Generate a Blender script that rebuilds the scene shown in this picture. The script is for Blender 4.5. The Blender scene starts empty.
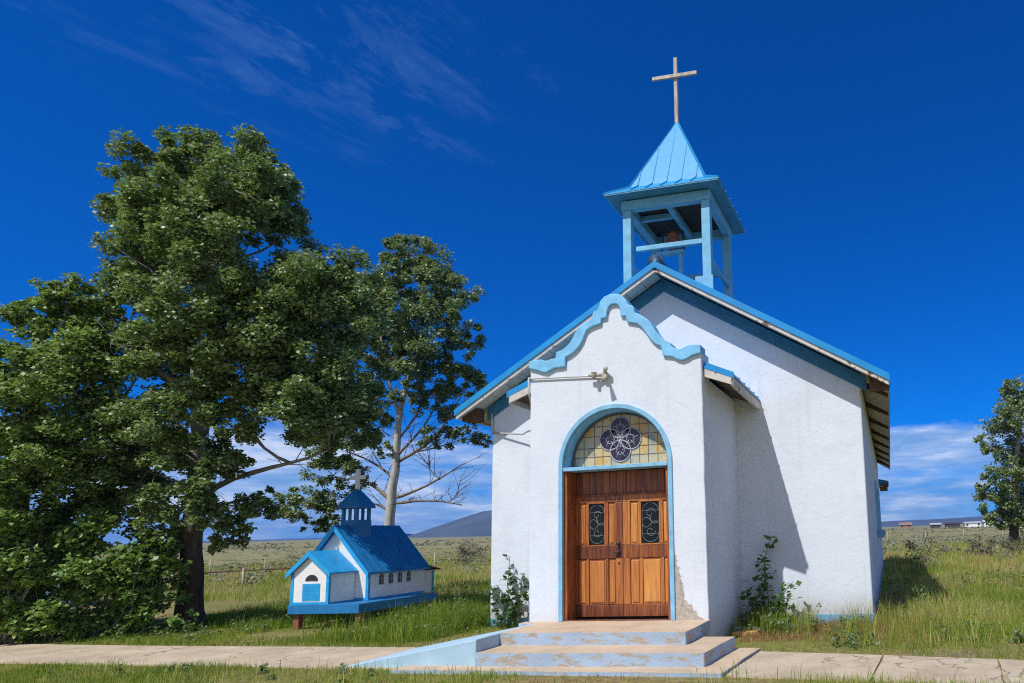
import bpy, bmesh, math
import numpy as np
from mathutils import Vector, Matrix
S = bpy.context.scene
COL = S.collection
rng = np.random.default_rng(7)

# ------------------------------------------------------------------ camera
F_PX, CX, CY = 649.88, 754.32, 448.84
YAW, PIT, ROL = map(math.radians, (11.4819, 7.3377, -2.1748))
CAM = Vector((4.3777, -9.9589, 1.7147))
R1 = Matrix.Rotation(YAW, 3, 'Z')
FW = R1 @ Vector((0, math.cos(PIT), math.sin(PIT)))
RT0 = R1 @ Vector((1, 0, 0)); UP0 = RT0.cross(FW)
RT = math.cos(ROL) * RT0 + math.sin(ROL) * UP0
UP = -math.sin(ROL) * RT0 + math.cos(ROL) * UP0
cd = bpy.data.cameras.new('camera'); cam = bpy.data.objects.new('camera', cd); COL.objects.link(cam)
cd.sensor_fit = 'HORIZONTAL'; cd.sensor_width = 36; cd.lens = F_PX / 1024 * 36
cd.shift_x = -(CX - 512) / 1024; cd.shift_y = (CY - 341.5) / 1024
cd.clip_start = 0.05; cd.clip_end = 30000
m3 = Matrix((RT, UP, -FW)).transposed()
cam.matrix_world = Matrix.Translation(CAM) @ m3.to_4x4()
S.camera = cam

# ------------------------------------------------------------------ helpers
ORIGIN = {}
def tag(o, label=None, cat=None, group=None, kind=None):
    if label: o['label'] = label
    if cat: o['category'] = cat
    if group: o['group'] = group
    if kind: o['kind'] = kind
    return o
def empty(name, loc, label, cat, group=None):
    o = bpy.data.objects.new(name, None); COL.objects.link(o)
    o.location = loc; o.empty_display_size = .2
    ORIGIN[o.name] = np.array(loc, float)
    return tag(o, label, cat, group)
def link_mesh(name, me, mats, parent=None, loc=None):
    o = bpy.data.objects.new(name, me); COL.objects.link(o)
    for m in (mats if isinstance(mats, (list, tuple)) else [mats]): me.materials.append(m)
    if parent is not None:
        o.parent = parent; ORIGIN[o.name] = ORIGIN[parent.name]
    else:
        o.location = loc if loc is not None else (0, 0, 0)
        ORIGIN[o.name] = np.array(o.location)
    return o
def origin(parent, loc):
    if parent is not None: return ORIGIN[parent.name]
    return np.array(loc if loc is not None else (0, 0, 0), float)

class MB:
    """collects world-space polygons that become one mesh object"""
    def __init__(s): s.v = []; s.f = []; s.m = []; s.sm = []; s.p = []; s.np = 0
    def add(s, V, F, mi=0, smooth=False):
        b = len(s.v); s.v += [tuple(p) for p in V]; s.p += [s.np] * len(F); s.np += 1
        for f in F: s.f.append([b + i for i in f]); s.m.append(mi); s.sm.append(smooth)
        return s
    def box(s, x0, x1, y0, y1, z0, z1, mi=0):
        V = [(x, y, z) for z in (z0, z1) for y in (y0, y1) for x in (x0, x1)]
        return s.add(V, [(0, 2, 3, 1), (4, 5, 7, 6), (0, 1, 5, 4), (2, 6, 7, 3), (0, 4, 6, 2), (1, 3, 7, 5)], mi)
    def beam(s, a, b, w, h, up=(0, 0, 1), mi=0):
        a = Vector(a); b = Vector(b); d = (b - a).normalized(); u = Vector(up)
        sd = d.cross(u).normalized(); u = sd.cross(d).normalized()
        V = [p + sd * i * w / 2 + u * j * h / 2 for p in (a, b) for j in (-1, 1) for i in (-1, 1)]
        return s.add(V, [(0, 2, 3, 1), (4, 5, 7, 6), (0, 1, 5, 4), (2, 6, 7, 3), (0, 4, 6, 2), (1, 3, 7, 5)], mi)
    def prism(s, poly, axis, a, b, mi=0, mi_side=None):
        """poly: 2-D outline; axis 'y': (x,z) outline swept y a..b ; axis 'x': (y,z) ; axis 'z': (x,y)"""
        def P(p, t): return {'y': (p[0], t, p[1]), 'x': (t, p[0], p[1]), 'z': (p[0], p[1], t)}[axis]
        n = len(poly); V = [P(p, a) for p in poly] + [P(p, b) for p in poly]
        return s.add(V, [list(range(n)), list(range(2 * n - 1, n - 1, -1))] + [(i, i + n, (i + 1) % n + n, (i + 1) % n) for i in range(n)], mi)
    def tube(s, pts, rad, n=8, mi=0, cap=True):
        pts = [Vector(p) for p in pts]; V = []; F = []
        ref = Vector((0.31, 0.87, 0.2)).normalized()
        for i, p in enumerate(pts):
            d = (pts[min(i + 1, len(pts) - 1)] - pts[max(i - 1, 0)]).normalized()
            a = d.cross(ref).normalized(); b = d.cross(a)
            r = rad[i] if hasattr(rad, '__len__') else rad
            V += [p + (a * math.cos(t) + b * math.sin(t)) * r for t in [2 * math.pi * k / n for k in range(n)]]
        for i in range(len(pts) - 1):
            for k in range(n): F.append((i * n + k, i * n + (k + 1) % n, (i + 1) * n + (k + 1) % n, (i + 1) * n + k))
        if cap: F.append(tuple(range(n))[::-1]); F.append(tuple(range((len(pts) - 1) * n, len(pts) * n)))
        return s.add(V, F, mi, True)
    def lathe(s, prof, c, n=20, mi=0, axis='z'):
        V = []; F = []
        for r, h in prof:
            for k in range(n):
                t = 2 * math.pi * k / n
                q = (r * math.cos(t), r * math.sin(t), h) if axis == 'z' else (r * math.cos(t), h, r * math.sin(t))
                V.append((c[0] + q[0], c[1] + q[1], c[2] + q[2]))
        for i in range(len(prof) - 1):
            for k in range(n): F.append((i * n + k, i * n + (k + 1) % n, (i + 1) * n + (k + 1) % n, (i + 1) * n + k))
        return s.add(V, F, mi, True)
    def build(s, name, mats, parent=None, loc=None, bevel=0, seg=2):
        o3 = origin(parent, loc)
        me = bpy.data.meshes.new(name)
        me.from_pydata([(p[0] - o3[0], p[1] - o3[1], p[2] - o3[2]) for p in s.v], [], s.f)
        me.polygons.foreach_set('material_index', s.m); me.polygons.foreach_set('use_smooth', s.sm)
        bm = bmesh.new(); bm.from_mesh(me); bmesh.ops.recalc_face_normals(bm, faces=bm.faces)
        bm.to_mesh(me); bm.free(); me.update()
        o = link_mesh(name, me, mats, parent, loc)
        if bevel:
            b = o.modifiers.new('Bevel', 'BEVEL'); b.width = bevel; b.segments = seg; b.limit_method = 'ANGLE'; b.angle_limit = .6
        return o

def build_each(mb, name, mats, parent=None, bevel=0):
    """every piece of the builder becomes a part of its own"""
    for k in range(mb.np):
        q = MB(); fs = [f for f, p in zip(mb.f, mb.p) if p == k]; ids = sorted({i for f in fs for i in f}); re_ = {v: i for i, v in enumerate(ids)}
        q.add([mb.v[i] for i in ids], [[re_[i] for i in f] for f in fs]); q.build(name, mats, parent, bevel=bevel)

def raw_mesh(name, V, F, mats, parent=None, loc=None, attrs=None, smooth=False):
    """V (n,3) world, F (m,k) arrays; attrs: dict of per-vertex floats"""
    V = np.asarray(V, np.float32) - origin(parent, loc).astype(np.float32)
    F = np.asarray(F, np.int32); m, k = F.shape
    me = bpy.data.meshes.new(name)
    me.vertices.add(len(V)); me.vertices.foreach_set('co', V.ravel())
    me.loops.add(m * k); me.loops.foreach_set('vertex_index', F.ravel())
    me.polygons.add(m); me.polygons.foreach_set('loop_start', np.arange(0, m * k, k, dtype=np.int32))
    if smooth: me.polygons.foreach_set('use_smooth', np.ones(m, bool))
    for kx, a in (attrs or {}).items():
        at = me.attributes.new(kx, 'FLOAT', 'POINT'); at.data.foreach_set('value', np.asarray(a, np.float32))
    me.update(calc_edges=True); me.validate()
    return link_mesh(name, me, mats, parent, loc)

def chaikin(L, it=1):
    for _ in range(it):
        N = [L[0]]
        for a, b in zip(L[:-1], L[1:]):
            N.append((.75 * a[0] + .25 * b[0], .75 * a[1] + .25 * b[1])); N.append((.25 * a[0] + .75 * b[0], .25 * a[1] + .75 * b[1]))
        L = N + [L[-1]]
    return L
def resample(L, step):
    N = []
    for a, b in zip(L[:-1], L[1:]):
        n = max(1, int(math.dist(a, b) / step))
        N += [tuple(a[i] + (b[i] - a[i]) * k / n for i in range(len(a))) for k in range(n)]
    return N + [L[-1]]

# ------------------------------------------------------------------ materials
class NT:
    def __init__(s, name, world=False):
        s.mat = bpy.data.worlds.new(name) if world else bpy.data.materials.new(name)
        s.mat.use_nodes = True; s.t = s.mat.node_tree; s.t.nodes.clear()
    def n(s, typ, **kw):
        x = s.t.nodes.new(typ)
        for k, v in kw.items():
            if k.startswith('i_'):
                key = k[2:]; key = int(key) if key.isdigit() else key.replace('_', ' ')
                if hasattr(v, 'is_linked') or hasattr(v, 'links'): s.t.links.new(v, x.inputs[key])
                else: x.inputs[key].default_value = v
            else: setattr(x, k, v)
        return x
    def l(s, a, b): s.t.links.new(a, b)
    def ramp(s, fac, stops, interp='LINEAR'):
        r = s.n('ShaderNodeValToRGB'); r.color_ramp.interpolation = interp
        e = r.color_ramp.elements
        while len(e) < len(stops): e.new(.5)
        for el, (p, c) in zip(e, stops): el.position = p; el.color = c if len(c) == 4 else (*c, 1)
        s.l(fac, r.inputs[0]); return r.outputs[0]
    def noise(s, vec, scale, detail=4, rough=.55, dist=0):
        return s.n('ShaderNodeTexNoise', i_Vector=vec, i_Scale=scale, i_Detail=detail, i_Roughness=rough, i_Distortion=dist).outputs[0]
    def mapv(s, vec, scale=(1, 1, 1), rot=(0, 0, 0), loc=(0, 0, 0)):
        return s.n('ShaderNodeMapping', i_Vector=vec, i_Scale=scale, i_Rotation=rot, i_Location=loc).outputs[0]
    def mix(s, f, a, b, typ='MIX'):
        x = s.n('ShaderNodeMix', data_type='RGBA', blend_type=typ)
        for key, v in ((0, f), (6, a), (7, b)):
            if hasattr(v, 'links'): s.l(v, x.inputs[key])
            else: x.inputs[key].default_value = v if key == 0 else ((*v, 1) if len(v) == 3 else v)
        return x.outputs[2]
    def math(s, op, a, b=0., clamp=False):
        x = s.n('ShaderNodeMath', operation=op, use_clamp=clamp)
        for i, v in enumerate((a, b)):
            if hasattr(v, 'links'): s.l(v, x.inputs[i])
            else: x.inputs[i].default_value = v
        return x.outputs[0]
    def out(s, sh): o = s.n('ShaderNodeOutputMaterial'); s.l(sh, o.inputs[0]); return s.mat

def basic(name, c, rough=.6, var=.15, scale=6, bump=.0, bscale=60, stretch=(1, 1, 1), worn=None, worn_amt=.5, worn_scale=9, metal=0, spec=.5, bdist=.01):
    """painted / plain surface: base colour with drifting tone, optional chips of another colour, bump"""
    k = NT(name); tc = k.n('ShaderNodeTexCoord').outputs['Object']
    v = k.mapv(tc, stretch)
    n1 = k.noise(v, scale, 5, .6)
    lo = tuple(max(0, x * (1 - var)) for x in c); hi = tuple(min(1, x * (1 + var)) for x in c)
    col = k.ramp(n1, [(.3, lo), (.7, hi)])
    if worn:
        w = k.noise(v, worn_scale, 8, .72)
        mk = k.ramp(w, [(worn_amt, (0, 0, 0)), (worn_amt + .04, (1, 1, 1))])
        wc = k.ramp(k.noise(v, worn_scale * 3, 4), [(.3, tuple(x * .7 for x in worn)), (.7, worn)])
        col = k.mix(mk, col, wc)
    b = k.n('ShaderNodeBsdfPrincipled', i_Roughness=rough, i_Metallic=metal)
    b.inputs['Specular IOR Level'].default_value = spec
    k.l(col, b.inputs['Base Color'])
    if bump:
        bn = k.n('ShaderNodeBump', i_Strength=bump, i_Distance=bdist); k.l(k.noise(v, bscale, 6, .65), bn.inputs['Height'])
        k.l(bn.outputs[0], b.inputs['Normal'])
    return k.out(b.outputs[0])

M = {}
def stucco(name, patch):
    k = NT(name); tc = k.n('ShaderNodeTexCoord').outputs['Object']
    n1 = k.noise(tc, 1.1, 5, .6); n2 = k.noise(tc, 7, 5, .6)
    col = k.ramp(k.math('ADD', k.math('MULTIPLY', n1, .6), k.math('MULTIPLY', n2, .4)), [(.3, (.63, .675, .73)), (.5, (.70, .745, .80)), (.7, (.745, .785, .835))])
    # rain splash dirt along the foot of the walls, thin streaks
    sx = k.n('ShaderNodeSeparateXYZ', i_0=tc)
    foot = k.n('ShaderNodeMapRange', i_0=k.math('ADD', sx.outputs[2], k.math('MULTIPLY', n2, -.5)), i_1=-.15, i_2=.35, i_3=1., i_4=0.).outputs[0]
    col = k.mix(k.math('MULTIPLY', foot, .62), col, (.46, .40, .33))
    streak = k.ramp(k.noise(k.mapv(tc, (9, 9, .35)), 1., 4, .6), [(.58, (0, 0, 0)), (.75, (1, 1, 1))])
    col = k.mix(k.math('MULTIPLY', streak, .30), col, (.50, .47, .43))
    rp = k.ramp(k.noise(tc, .9, 3, .5, 1.), [(.60, (0, 0, 0)), (.63, (1, 1, 1))]); col = k.mix(k.math('MULTIPLY', rp, .5), col, (.75, .79, .835))
    cr = k.n('ShaderNodeTexVoronoi', feature='DISTANCE_TO_EDGE', i_Vector=k.mapv(tc, (1, 1, 1)), i_Scale=.55)
    wob = k.n('ShaderNodeVectorMath', operation='ADD', i_0=tc); nv = k.n('ShaderNodeTexNoise', i_Vector=tc, i_Scale=2.2, i_Detail=5.)
    sc = k.n('ShaderNodeVectorMath', operation='SCALE', i_0=nv.outputs[1]); sc.inputs['Scale'].default_value = .5
    k.l(sc.outputs[0], wob.inputs[1]); k.l(wob.outputs[0], cr.inputs['Vector'])
    ck = k.ramp(cr.outputs[0], [(0., (1, 1, 1)), (.006, (0, 0, 0))])
    col = k.mix(k.math('MULTIPLY', k.math('MULTIPLY', ck, k.ramp(n1, [(.5, (0, 0, 0)), (.56, (1, 1, 1))])), .35), col, (.38, .36, .34))
    hgt = k.math('ADD', k.math('MULTIPLY', k.noise(tc, 16, 6, .62), .75), k.math('MULTIPLY', k.noise(tc, 70, 4, .6), .25))
    if patch:   # render has fallen off beside the door: bare grey plaster
        zr = k.n('ShaderNodeMapRange', i_0=sx.outputs[2], i_1=0., i_2=2.).outputs[0]
        bd = k.ramp(zr, [(.19, (.80,) * 3), (.27, (.735,) * 3), (.36, (.655,) * 3), (.66, (.60,) * 3), (.84, (.535,) * 3), (.95, (.47,) * 3)])
        d = k.math('SUBTRACT', k.math('ADD', k.math('MULTIPLY', bd, 2.), k.math('MULTIPLY', k.math('SUBTRACT', k.noise(tc, 9, 6, .7), .5), .26)), sx.outputs[0])
        mk = k.math('MULTIPLY', k.math('MULTIPLY', k.math('GREATER_THAN', d, .15), k.math('GREATER_THAN', sx.outputs[0], .9)), k.math('LESS_THAN', sx.outputs[2], 1.92))
        pc = k.ramp(k.noise(tc, 14, 6, .7), [(.3, (.27, .24, .20)), (.5, (.44, .39, .33)), (.7, (.55, .50, .44))])
        col = k.mix(mk, col, pc)
        hgt = k.math('SUBTRACT', hgt, k.math('MULTIPLY', mk, .6))
    b = k.n('ShaderNodeBsdfPrincipled', i_Roughness=.9); b.inputs['Specular IOR Level'].default_value = .2
    k.l(col, b.inputs['Base Color'])
    bn = k.n('ShaderNodeBump', i_Strength=.40, i_Distance=.020); k.l(hgt, bn.inputs['Height']); k.l(bn.outputs[0], b.inputs['Normal'])
    return k.out(b.outputs[0])
M['stucco'] = stucco('white_stucco', False); M['stucco_patch'] = stucco('white_stucco_patched', True)
M['trim'] = basic('pale_blue_paint', (.20, .52, .79), .65, .18, 5, .6, 26, worn=(.50, .55, .56), worn_amt=.63, worn_scale=11)
M['blue_door_trim'] = basic('door_surround_blue', (.22, .48, .67), .6, .18, 6, .45, 40, worn=(.48, .54, .56), worn_amt=.64, worn_scale=20)
M['tower_paint'] = basic('tower_blue_paint', (.17, .46, .66), .65, .2, 4, .4, 30, worn=(.40, .38, .34), worn_amt=.65, worn_scale=10)
M['metal_blue'] = basic('blue_roof_metal', (.012, .27, .60), .38, .12, 3, .05, 20, spec=.5)
M['metal_tower'] = basic('tower_roof_metal', (.028, .31, .60), .42, .12, 4, .06, 20, worn=(.35, .32, .28), worn_amt=.73, worn_scale=7)
M['eave_teal'] = basic('shaded_eave_teal', (.08, .27, .38), .7, .2, 4, .3, 30)  # tower soffit tone, darkened to put the shade under the eave into the colour
M['ridge_dark'] = basic('dark_blue_ridge_metal', (.008, .05, .11), .5, .12, 5)
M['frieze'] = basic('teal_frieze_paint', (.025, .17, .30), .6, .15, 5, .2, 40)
M['soffit'] = basic('pale_soffit_boards', (.52, .52, .47), .8, .2, 4, .3, 30, worn=(.30, .22, .15), worn_amt=.62, worn_scale=5)
M['soffit_tan'] = basic('tan_soffit_boards', (.62, .52, .38), .8, .2, 3, .3, 30, (1, .3, 1), worn=(.12, .08, .05), worn_amt=.64, worn_scale=6)
M['rake_wood'] = basic('peeling_rake_board', (.62, .58, .52), .8, .2, 5, .4, 40, worn=(.26, .14, .08), worn_amt=.56, worn_scale=5)
M['old_wood'] = basic('weathered_wood', (.42, .36, .29), .85, .3, 3, .5, 30, (6, 6, .8), worn=(.18, .11, .07), worn_amt=.58, worn_scale=4)
M['cross_wood'] = basic('bleached_cross_wood', (.50, .44, .37), .85, .3, 3, .5, 25, (5, 5, .8), worn=(.28, .16, .10), worn_amt=.60, worn_scale=4)
M['dark_wood'] = basic('dark_brown_wood', (.10, .055, .03), .8, .3, 4, .4, 40)
M['attic'] = basic('dark_boarding', (.05, .035, .028), .9, .4, 4, .3, 20)
M['concrete'] = basic('tan_concrete', (.56, .42, .28), .9, .16, 2.5, .5, 55, worn=(.36, .30, .24), worn_amt=.60, worn_scale=5)
M['walk'] = basic('pale_sidewalk', (.56, .46, .34), .92, .14, 1.6, .5, 60, worn=(.36, .30, .23), worn_amt=.60, worn_scale=2.5)
M['riser'] = basic('blue_painted_concrete', (.35, .455, .58), .85, .12, 4, .6, 35, (.55, .55, 1.7), worn=(.46, .40, .32), worn_amt=.51, worn_scale=7)
M['ramp_paint'] = basic('pale_blue_ramp_paint', (.38, .55, .66), .85, .10, 3, .5, 40, worn=(.52, .46, .38), worn_amt=.66, worn_scale=6)
M['base_blue'] = basic('blue_wall_base', (.16, .38, .58), .85, .15, 4, .5, 40, worn=(.55, .50, .45), worn_amt=.58, worn_scale=7)
M['black_iron'] = basic('black_iron', (.03, .028, .026), .45, .2, 10)
M['brass'] = basic('aged_brass', (.16, .11, .06), .4, .2, 20, metal=.7)
M['lead'] = basic('lead_came', (.10, .10, .11), .5, .2, 20)
M['lead_pale'] = basic('pale_lead_came', (.42, .40, .46), .5, .15, 20)
M['lamp_metal'] = basic('beige_lamp_metal', (.46, .42, .33), .5, .2, 20)
M['conduit'] = basic('grey_conduit', (.50, .49, .47), .5, .15, 10)
M['bell'] = basic('rusty_bell', (.26, .10, .05), .7, .35, 12, .4, 30)
M['mini_white'] = basic('model_white_paint', (.78, .78, .76), .65, .08, 5, .3, 30, (1, 1, 4), worn=(.55, .52, .47), worn_amt=.70, worn_scale=8)
M['mini_blue'] = basic('model_bright_blue', (.02, .34, .68), .5, .16, 5, .2, 30, worn=(.30, .42, .50), worn_amt=.71, worn_scale=12)
M['mini_panel'] = basic('model_panel_blue', (.015, .29, .62), .5, .1, 5)
M['mini_deep'] = basic('model_deep_blue', (.012, .17, .40), .5, .2, 4, .2, 40, worn=(.08, .24, .40), worn_amt=.66, worn_scale=8)
M['mini_window'] = basic('model_dark_window', (.03, .03, .035), .3, .2, 20)
M['post_brown'] = basic('brown_post_wood', (.24, .09, .04), .8, .25, 4, .4, 30, (4, 4, .6))
M['house_white'] = basic('house_white', (.78, .78, .76), .7, .05)
M['house_tan'] = basic('house_tan', (.30, .18, .13), .8, .1)
M['house_dark'] = basic('house_dark', (.06, .055, .06), .8, .1)
M['house_grey'] = basic('house_grey_roof', (.42, .42, .44), .6, .1)
M['stone'] = basic('grey_flat_stone', (.36, .32, .30), .9, .25, 6, .6, 20)
M['orange_stone'] = basic('ochre_stone', (.62, .36, .10), .9, .2, 6, .6, 20)

def wood_door(name):
    k = NT(name); tc = k.n('ShaderNodeTexCoord').outputs['Object']
    tone = k.n('ShaderNodeAttribute', attribute_name='tone').outputs['Fac']
    off = k.n('ShaderNodeCombineXYZ', i_2=k.math('MULTIPLY', tone, 37.)).outputs[0]
    v = k.n('ShaderNodeVectorMath', operation='ADD', i_0=tc, i_1=off).outputs[0]
    g = k.noise(k.mapv(v, (26, 10, 1.1)), 1., 6, .62, 1.2)
    g2 = k.noise(k.mapv(v, (110, 40, 3.)), 1., 3, .6)
    t = k.math('ADD', k.math('MULTIPLY', g, .62), k.math('MULTIPLY', g2, .2))
    t = k.math('ADD', t, k.math('MULTIPLY', k.math('SUBTRACT', tone, .5), .42))
    col = k.ramp(t, [(.16, (.05, .013, .007)), (.32, (.20, .052, .016)), (.48, (.46, .155, .038)), (.64, (.66, .28, .065)), (.85, (.80, .47, .16))])
    b = k.n('ShaderNodeBsdfPrincipled', i_Roughness=.42); k.l(col, b.inputs['Base Color'])
    b.inputs['Coat Weight'].default_value = .15; b.inputs['Coat Roughness'].default_value = .25
    bn = k.n('ShaderNodeBump', i_Strength=.35, i_Distance=.004); k.l(g2, bn.inputs['Height']); k.l(bn.outputs[0], b.inputs['Normal'])
    return k.out(b.outputs[0])
M['door_wood'] = wood_door('varnished_door_wood')

def glass_cream():
    k = NT('cream_marbled_glass'); tc = k.n('ShaderNodeTexCoord').outputs['Object']
    cell = k.n('ShaderNodeTexWhiteNoise', noise_dimensions='3D', i_Vector=k.n('ShaderNodeVectorMath', operation='FLOOR', i_0=k.mapv(tc, (7.4, .001, 6.6), loc=(.5, 0, .5))).outputs[0]).outputs[0]
    sw = k.noise(tc, 12, 6, .6, 1.5)
    t = k.math('ADD', k.math('MULTIPLY', cell, .5), k.math('MULTIPLY', sw, .55))
    col = k.ramp(t, [(.2, (.27, .26, .20)), (.42, (.50, .46, .33)), (.56, (.60, .48, .22)), (.68, (.60, .34, .08)), (.84, (.70, .64, .48))])
    b = k.n('ShaderNodeBsdfPrincipled', i_Roughness=.22); k.l(col, b.inputs['Base Color'])
    bn = k.n('ShaderNodeBump', i_Strength=.25, i_Distance=.01); k.l(sw, bn.inputs['Height']); k.l(bn.outputs[0], b.inputs['Normal'])
    return k.out(b.outputs[0])
M['glass_cream'] = glass_cream()
M['glass_purple'] = basic('purple_glass', (.035, .028, .045), .2, .6, 14, .2, 30)
M['glass_dark'] = basic('dark_door_glass', (.012, .016, .02), .2, .3, 14, .15, 40, spec=.2)

def bark(name, low, high, z0, z1, knots):
    k = NT(name); tc = k.n('ShaderNodeTexCoord').outputs['Object']
    sx = k.n('ShaderNodeSeparateXYZ', i_0=tc)
    n1 = k.noise(k.mapv(tc, (9, 9, 1.6)), 1., 6, .7, .6)
    h = k.n('ShaderNodeMapRange', i_0=k.math('ADD', sx.outputs[2], k.math('MULTIPLY', n1, 1.2)), i_1=z0, i_2=z1).outputs[0]
    cl = k.ramp(n1, [(.32, tuple(x * .4 for x in low)), (.62, tuple(x * 1.5 for x in low))])
    ch = k.ramp(n1, [(.30, tuple(x * .72 for x in high)), (.6, high)])
    col = k.mix(h, cl, ch)
    if knots:
        kn = k.ramp(k.noise(k.mapv(tc, (3.2, 3.2, 7.)), 1., 5, .7), [(.60, (0, 0, 0)), (.68, (1, 1, 1))])
        col = k.mix(k.math('MULTIPLY', kn, .8), col, (.07, .055, .045))
    b = k.n('ShaderNodeBsdfPrincipled', i_Roughness=.9); b.inputs['Specular IOR Level'].default_value = .2; k.l(col, b.inputs['Base Color'])
    bn = k.n('ShaderNodeBump', i_Strength=.9 if not knots else .4, i_Distance=.06); k.l(n1, bn.inputs['Height']); k.l(bn.outputs[0], b.inputs['Normal'])
    return k.out(b.outputs[0])
M['bark_cotton'] = bark('cottonwood_bark', (.075, .058, .045), (.42, .38, .31), 2.2, 5.0, False)
M['bark_aspen'] = bark('aspen_bark', (.50, .47, .40), (.62, .59, .51), 0., 2., True)
M['bark_twig'] = bark('grey_twig_bark', (.24, .20, .16), (.30, .26, .21), 0., 2., False)

def leaf(name, dark, mid, light, trans=.3, rough=.38, spec=.5):
    k = NT(name); r = k.n('ShaderNodeAttribute', attribute_name='rnd').outputs['Fac']
    col = k.ramp(r, [(0., dark), (.55, mid), (1., light)])
    b = k.n('ShaderNodeBsdfPrincipled', i_Roughness=rough); b.inputs['Specular IOR Level'].default_value = spec
    k.l(col, b.inputs['Base Color'])
    tr = k.n('ShaderNodeBsdfTranslucent'); k.l(k.mix(.5, col, (.22, .34, .03)), tr.inputs[0])
    mx = k.n('ShaderNodeMixShader', i_0=trans); k.l(b.outputs[0], mx.inputs[1]); k.l(tr.outputs[0], mx.inputs[2])
    return k.out(mx.outputs[0])
M['leaf_cotton'] = leaf('cottonwood_leaf', (.075, .13, .035), (.24, .335, .10), (.55, .60, .37), .36, .45)
M['leaf_left'] = leaf('left_tree_leaf', (.085, .15, .03), (.27, .39, .09), (.54, .62, .30), .40, .45)
M['leaf_bush'] = leaf('bush_leaf', (.07, .14, .028), (.22, .35, .07), (.46, .58, .20), .38, .42)
M['leaf_aspen'] = leaf('aspen_leaf', (.09, .135, .05), (.25, .325, .125), (.56, .60, .40), .36, .45)
M['leaf_right'] = leaf('right_tree_leaf', (.10, .16, .055), (.27, .35, .14), (.52, .57, .36), .42, .5)
M['leaf_plant'] = leaf('wall_plant_leaf', (.035, .085, .018), (.075, .155, .03), (.14, .25, .06), .3)
M['leaf_ivy'] = leaf('creeper_leaf', (.020, .055, .018), (.035, .085, .025), (.07, .13, .04), .2)
M['leaf_sage'] = leaf('sage_leaf', (.12, .125, .080), (.22, .225, .150), (.33, .33, .24), .1, .8, .2)
M['leaf_dry'] = leaf('dry_shrub_leaf', (.07, .055, .04), (.125, .105, .08), (.21, .18, .13), .1, .8, .2)
M['leaf_weed'] = leaf('weed_leaf', (.05, .095, .03), (.12, .18, .06), (.24, .30, .13), .3, .5)
M['dry'] = leaf('dry_grass_blades', (.22, .095, .045), (.46, .25, .12), (.74, .56, .30), .3, .7, .2)
M['grass'] = leaf('grass_blades', (.09, .175, .016), (.30, .40, .04), (.72, .60, .25), .45, .7, .2)

def ground():
    k = NT('plain_ground'); tc = k.n('ShaderNodeTexCoord').outputs['Object']
    big = k.noise(tc, .035, 5, .6); mid = k.noise(tc, .30, 6, .65); fine = k.noise(tc, 6, 6, .7)
    grass = k.ramp(fine, [(.3, (.10, .12, .022)), (.55, (.19, .20, .045)), (.75, (.34, .28, .11))])
    straw = k.ramp(fine, [(.3, (.16, .125, .05)), (.6, (.33, .26, .105)), (.8, (.42, .34, .16))])
    soil = k.ramp(fine, [(.3, (.19, .135, .085)), (.7, (.36, .27, .18))])
    col = k.mix(k.ramp(k.math('ADD', k.math('MULTIPLY', big, .5), k.math('MULTIPLY', mid, .5)), [(.44, (0, 0, 0)), (.56, (1, 1, 1))]), grass, straw)
    col = k.mix(k.ramp(mid, [(.60, (0, 0, 0)), (.70, (1, 1, 1))]), col, soil)
    # sage-grey range land further out
    gp = k.n('ShaderNodeVectorMath', operation='LENGTH', i_0=tc).outputs['Value']
    far = k.n('ShaderNodeMapRange', i_0=gp, i_1=35., i_2=120.).outputs[0]
    sg = k.ramp(k.noise(tc, .5, 6, .75), [(.35, (.15, .155, .075)), (.5, (.25, .235, .12)), (.66, (.40, .34, .17))])
    col = k.mix(k.math('MULTIPLY', far, .8), col, sg)
    b = k.n('ShaderNodeBsdfPrincipled', i_Roughness=.95); b.inputs['Specular IOR Level'].default_value = .1; k.l(col, b.inputs['Base Color'])
    bn = k.n('ShaderNodeBump', i_Strength=.8, i_Distance=.05); k.l(k.noise(tc, 12, 6, .7), bn.inputs['Height']); k.l(bn.outputs[0], b.inputs['Normal'])
    return k.out(b.outputs[0])
M['ground'] = ground()
M['hill'] = basic('wooded_hill', (.075, .085, .065), .95, .35, .004)

# ================================================================== THE CHAPEL
NX0, NX1, NY0, NY1 = -3.82, 3.98, 2.36, 19.7
RX, RZ, EZ, EX = .09, 7.10, 4.41, 4.44       # ridge x,z ; eave z ; half span to the eave
OY0, OY1 = 1.87, 20.45
SL = (RZ - EZ) / EX                            # roof slope
def roof_z(x): return RZ - SL * abs(x - RX)
church = empty('chapel', (0, 0, 0), 'white stucco chapel with bright blue metal roof, open bell tower and arched wooden double door', 'chapel')

# --- nave walls : gabled solid
b = MB()
def gable(x0, x1, y0, y1, drop, zb=-.1, mi=0):
    b.prism([(x0, zb), (x1, zb), (x1, roof_z(x1) - drop), (RX, RZ - drop), (x0, roof_z(x0) - drop)], 'y', y0, y1, mi)
gable(NX0, NX1, NY0, NY1, .14)
b.build('nave_wall', M['stucco'], church, bevel=.03, seg=3)
b = MB(); b.box(NX0 - .015, -1.53, NY0 - .018, NY0 + .3, -.1, .17); b.box(1.545, NX1 + .018, NY0 - .018, NY0 + .3, -.1, .17)
b.box(NX1 - .2, NX1 + .018, NY0 + .302, NY1 - .01, -.1, .17)
build_each(b, 'base_band', M['base_blue'], church, bevel=.008)
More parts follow.
